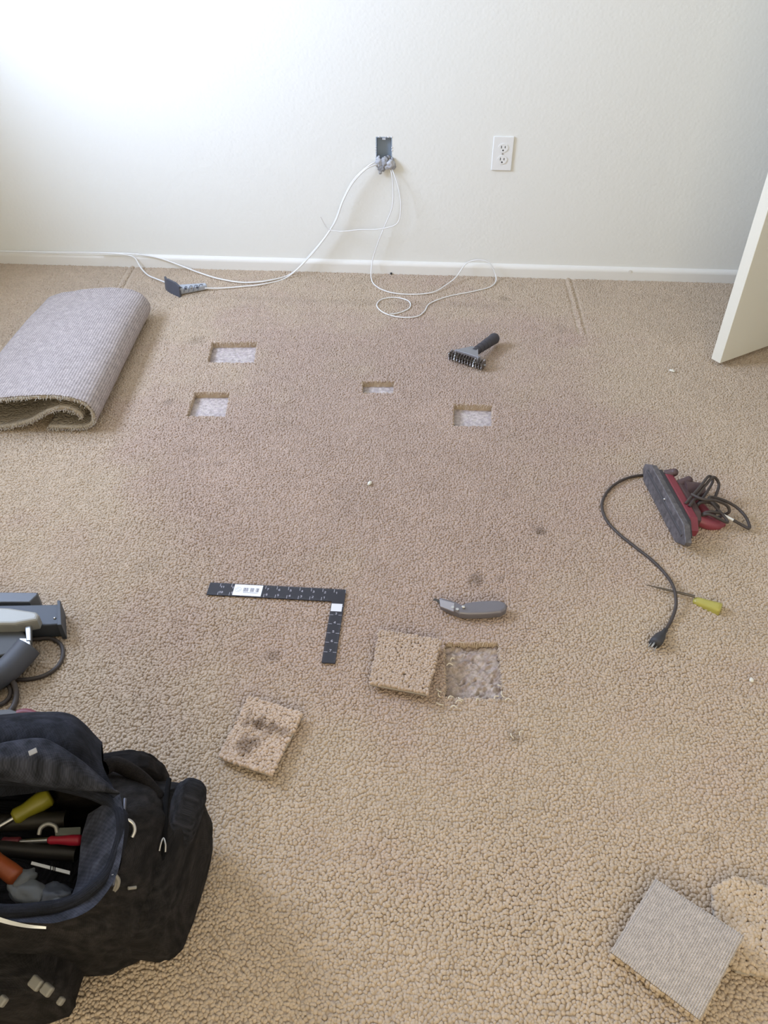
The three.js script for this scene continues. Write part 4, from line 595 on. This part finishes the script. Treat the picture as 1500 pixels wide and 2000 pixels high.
  const handle = (a, b, ra, rb) => { const d = b.clone().sub(a), L = d.length(); return new THREE.LatheGeometry([[0, 0], [ra * 0.7, 0], [ra, L * 0.08], [ra * 0.92, L * 0.3], [rb, L * 0.7], [rb, L * 0.92], [rb * 0.75, L], [0, L]].map(p => new THREE.Vector2(...p)), 18).applyQuaternion(new THREE.Quaternion().setFromUnitVectors(V(0, 1, 0), d.clone().normalize())).translate(a.x, a.y, a.z); };
  T('screwdriver', 'tool with a dull yellow plastic handle in the tool bag', 'screwdriver', 60, 1575, 0.2, (q, r) => { mesh('handle', handle(r(26, 1598, 0.175), r(100, 1553, 0.178), 0.012, 0.0145), M(new THREE.Color().setRGB(0.24, 0.215, 0.015), 0.45), q); mesh('shaft', cyl(r(26, 1598, 0.175), r(-20, 1625, 0.172), 0.004, 0.004), steel, q); });
  T('pipe_clip', 'curved grey metal clip in the tool bag', 'clip', 95, 1625, 0.19, (q, r) => { mesh('arc', tubeG([r(76, 1630, 0.19), r(80, 1617, 0.195), r(94, 1609, 0.198), r(108, 1614, 0.195), r(112, 1626, 0.19)], 0.0032, 30, 8), M(new THREE.Color().setRGB(0.30, 0.29, 0.27), 0.4, 0.5), q); mesh('bar', slabFrom([r(108, 1618, 0.19), r(158, 1616, 0.19), r(158, 1632, 0.19), r(108, 1632, 0.19)], -0.006, 0.002, 0.001), M(new THREE.Color().setRGB(0.13, 0.14, 0.12), 0.6), q); });
  T('snips', 'tool with a bright red handle in the tool bag', 'snips', 125, 1642, 0.185, (q, r) => { mesh('handle', handle(r(95, 1641, 0.182), r(160, 1641, 0.19), 0.006, 0.0075), M(new THREE.Color().setRGB(0.34, 0.012, 0.03), 0.4), q); mesh('blade', cyl(r(95, 1641, 0.182), r(40, 1644, 0.17), 0.004, 0.003), steel, q); mesh('handle', handle(r(5, 1643, 0.165), r(40, 1643, 0.17), 0.006, 0.006), M(new THREE.Color().setRGB(0.12, 0.012, 0.02), 0.5), q); });
  T('steel_rule', 'narrow silver rule with black marks in the tool bag', 'ruler', 100, 1695, 0.2, (q, r) => { mesh('strip', slabFrom([r(62, 1682, 0.2), r(137, 1701, 0.2), r(136, 1708, 0.2), r(60, 1688, 0.2)], -0.002, 0, 0.0003), M(new THREE.Color().setRGB(0.62, 0.61, 0.57), 0.5, 0.2), q); for (const x of [98, 103, 106.5]) mesh('mark', slabFrom([r(x, 1691 + (x - 98) * 0.25, 0.2005), r(x + 2, 1691.5 + (x - 98) * 0.25, 0.2005), r(x + 1.5, 1699.5 + (x - 98) * 0.25, 0.2005), r(x - 0.5, 1699 + (x - 98) * 0.25, 0.2005)], 0.0001, 0.0006, 0), darkSlot, q); });
  T('chisel', 'tool with an orange plastic handle in the tool bag', 'chisel', 10, 1690, 0.2, (q, r) => { mesh('handle', handle(r(-25, 1668, 0.195), r(37, 1717, 0.2), 0.012, 0.0125), M(new THREE.Color().setRGB(0.30, 0.065, 0.015), 0.45), q); mesh('shaft', cyl(r(-25, 1668, 0.195), r(-80, 1628, 0.18), 0.004, 0.004), steel, q); });
  T('staple_pack', 'crumpled clear grey plastic packet in the tool bag', 'packet', 75, 1740, 0.2, (q, r) => { const gm = M(new THREE.Color().setRGB(0.11, 0.115, 0.115), 0.4, 0.1); const a = r(55, 1742, 0.195), b = r(100, 1752, 0.193), c = r(48, 1717, 0.198); mesh('wrapper', lump(1, 0.4, 1.6, 4, 0.030, 0.010, 0.017, 4).rotateY(-0.25).translate(a.x, a.y, a.z), gm, q); mesh('wrapper', lump(1, 0.45, 1.8, 9, 0.026, 0.009, 0.018, 4).rotateY(0.2).translate(b.x, b.y, b.z), M(new THREE.Color().setRGB(0.05, 0.055, 0.068), 0.4), q); mesh('wrapper', lump(1, 0.4, 1.7, 14, 0.012, 0.008, 0.016, 3).rotateY(-0.6).translate(c.x, c.y, c.z), gm, q); const d = r(112, 1763, 0.2); mesh('wrapper', lump(1, 0.4, 1.7, 19, 0.009, 0.006, 0.008, 3).translate(d.x, d.y, d.z), gm, q); });
  T('pry_bar', 'dark steel bar lying low among the tools in the bag', 'pry bar', 60, 1660, 0.165, (q, r) => { mesh('bar', [cyl(r(-40, 1655, 0.17), r(150, 1668, 0.165), 0.011, 0.011), cyl(r(-40, 1610, 0.16), r(130, 1600, 0.16), 0.014, 0.012)], M(new THREE.Color().setRGB(0.03, 0.026, 0.022), 0.5, 0.4), q); });
}
// ================= SMALL DEBRIS =================
const paleChip = M(new THREE.Color().setRGB(0.72, 0.68, 0.58), 0.8);
const bit = (name, label, cat, px, py, s, sd, mat, group) => { const p = at(px, py); return tag(mesh(name, lump(1, 0.5, 1.4, sd, s[0], s[1], s[2], 2).rotateY(sd).translate(p.x, s[1] * 0.7 + 0.001, p.z), mat), label, cat, group); };
bit('plaster_chip', 'small white chip in the middle of the carpet above the square ruler', 'chip', 722, 946, [0.0085, 0.004, 0.005], 1.2, paleChip);
bit('plaster_chip', 'small pale chip on the carpet in front of the open door', 'chip', 1312, 726, [0.009, 0.004, 0.005], 2.6, paleChip);
bit('carpet_fluff', 'little tuft of loose fluff beside the overturned square of carpet', 'fluff', 1467, 1330, [0.006, 0.003, 0.004], 4.4, paleChip);
bit('dirt_crumb', 'dark crumb of dirt at the baseboard straight below the cable box', 'crumb', 764, 536, [0.004, 0.004, 0.004], 3, darkSlot, 'crumbs by the baseboard');
bit('dirt_crumb', 'narrow upright dark crumb at the baseboard between cable box and outlet', 'crumb', 796, 534, [0.003, 0.005, 0.003], 5, darkSlot, 'crumbs by the baseboard');
{ // loose yarn clippings round the large hole
  const gs = [], spots = [[875, 1365], [890, 1372], [862, 1352], [905, 1368], [880, 1382], [850, 1255], [843, 1247], [866, 1377], [930, 1370], [965, 1366], [984, 1362], [1003, 1442], [1015, 1437], [872, 1300], [880, 1290], [860, 1362], [978, 1340], [986, 1368]];
  for (const [x, y] of spots) { const p = at(x, y, 0.004), a = rs(0, 6.28), L = rs(0.006, 0.014); gs.push(tubeG([p, p.clone().add(V(Math.cos(a) * L * 0.5, 0.003, Math.sin(a) * L * 0.5)), p.clone().add(V(Math.cos(a + 0.5) * L, 0.0005, Math.sin(a + 0.5) * L))], 0.0013, 8, 5)); }
  const m = mesh('yarn_clippings', gs, M(new THREE.Color().setRGB(0.66, 0.58, 0.45), 1)); m.userData = { label: 'pale loose yarn clippings around the large square hole', category: 'clippings', kind: 'stuff' };
}
renderer.render(scene, camera);
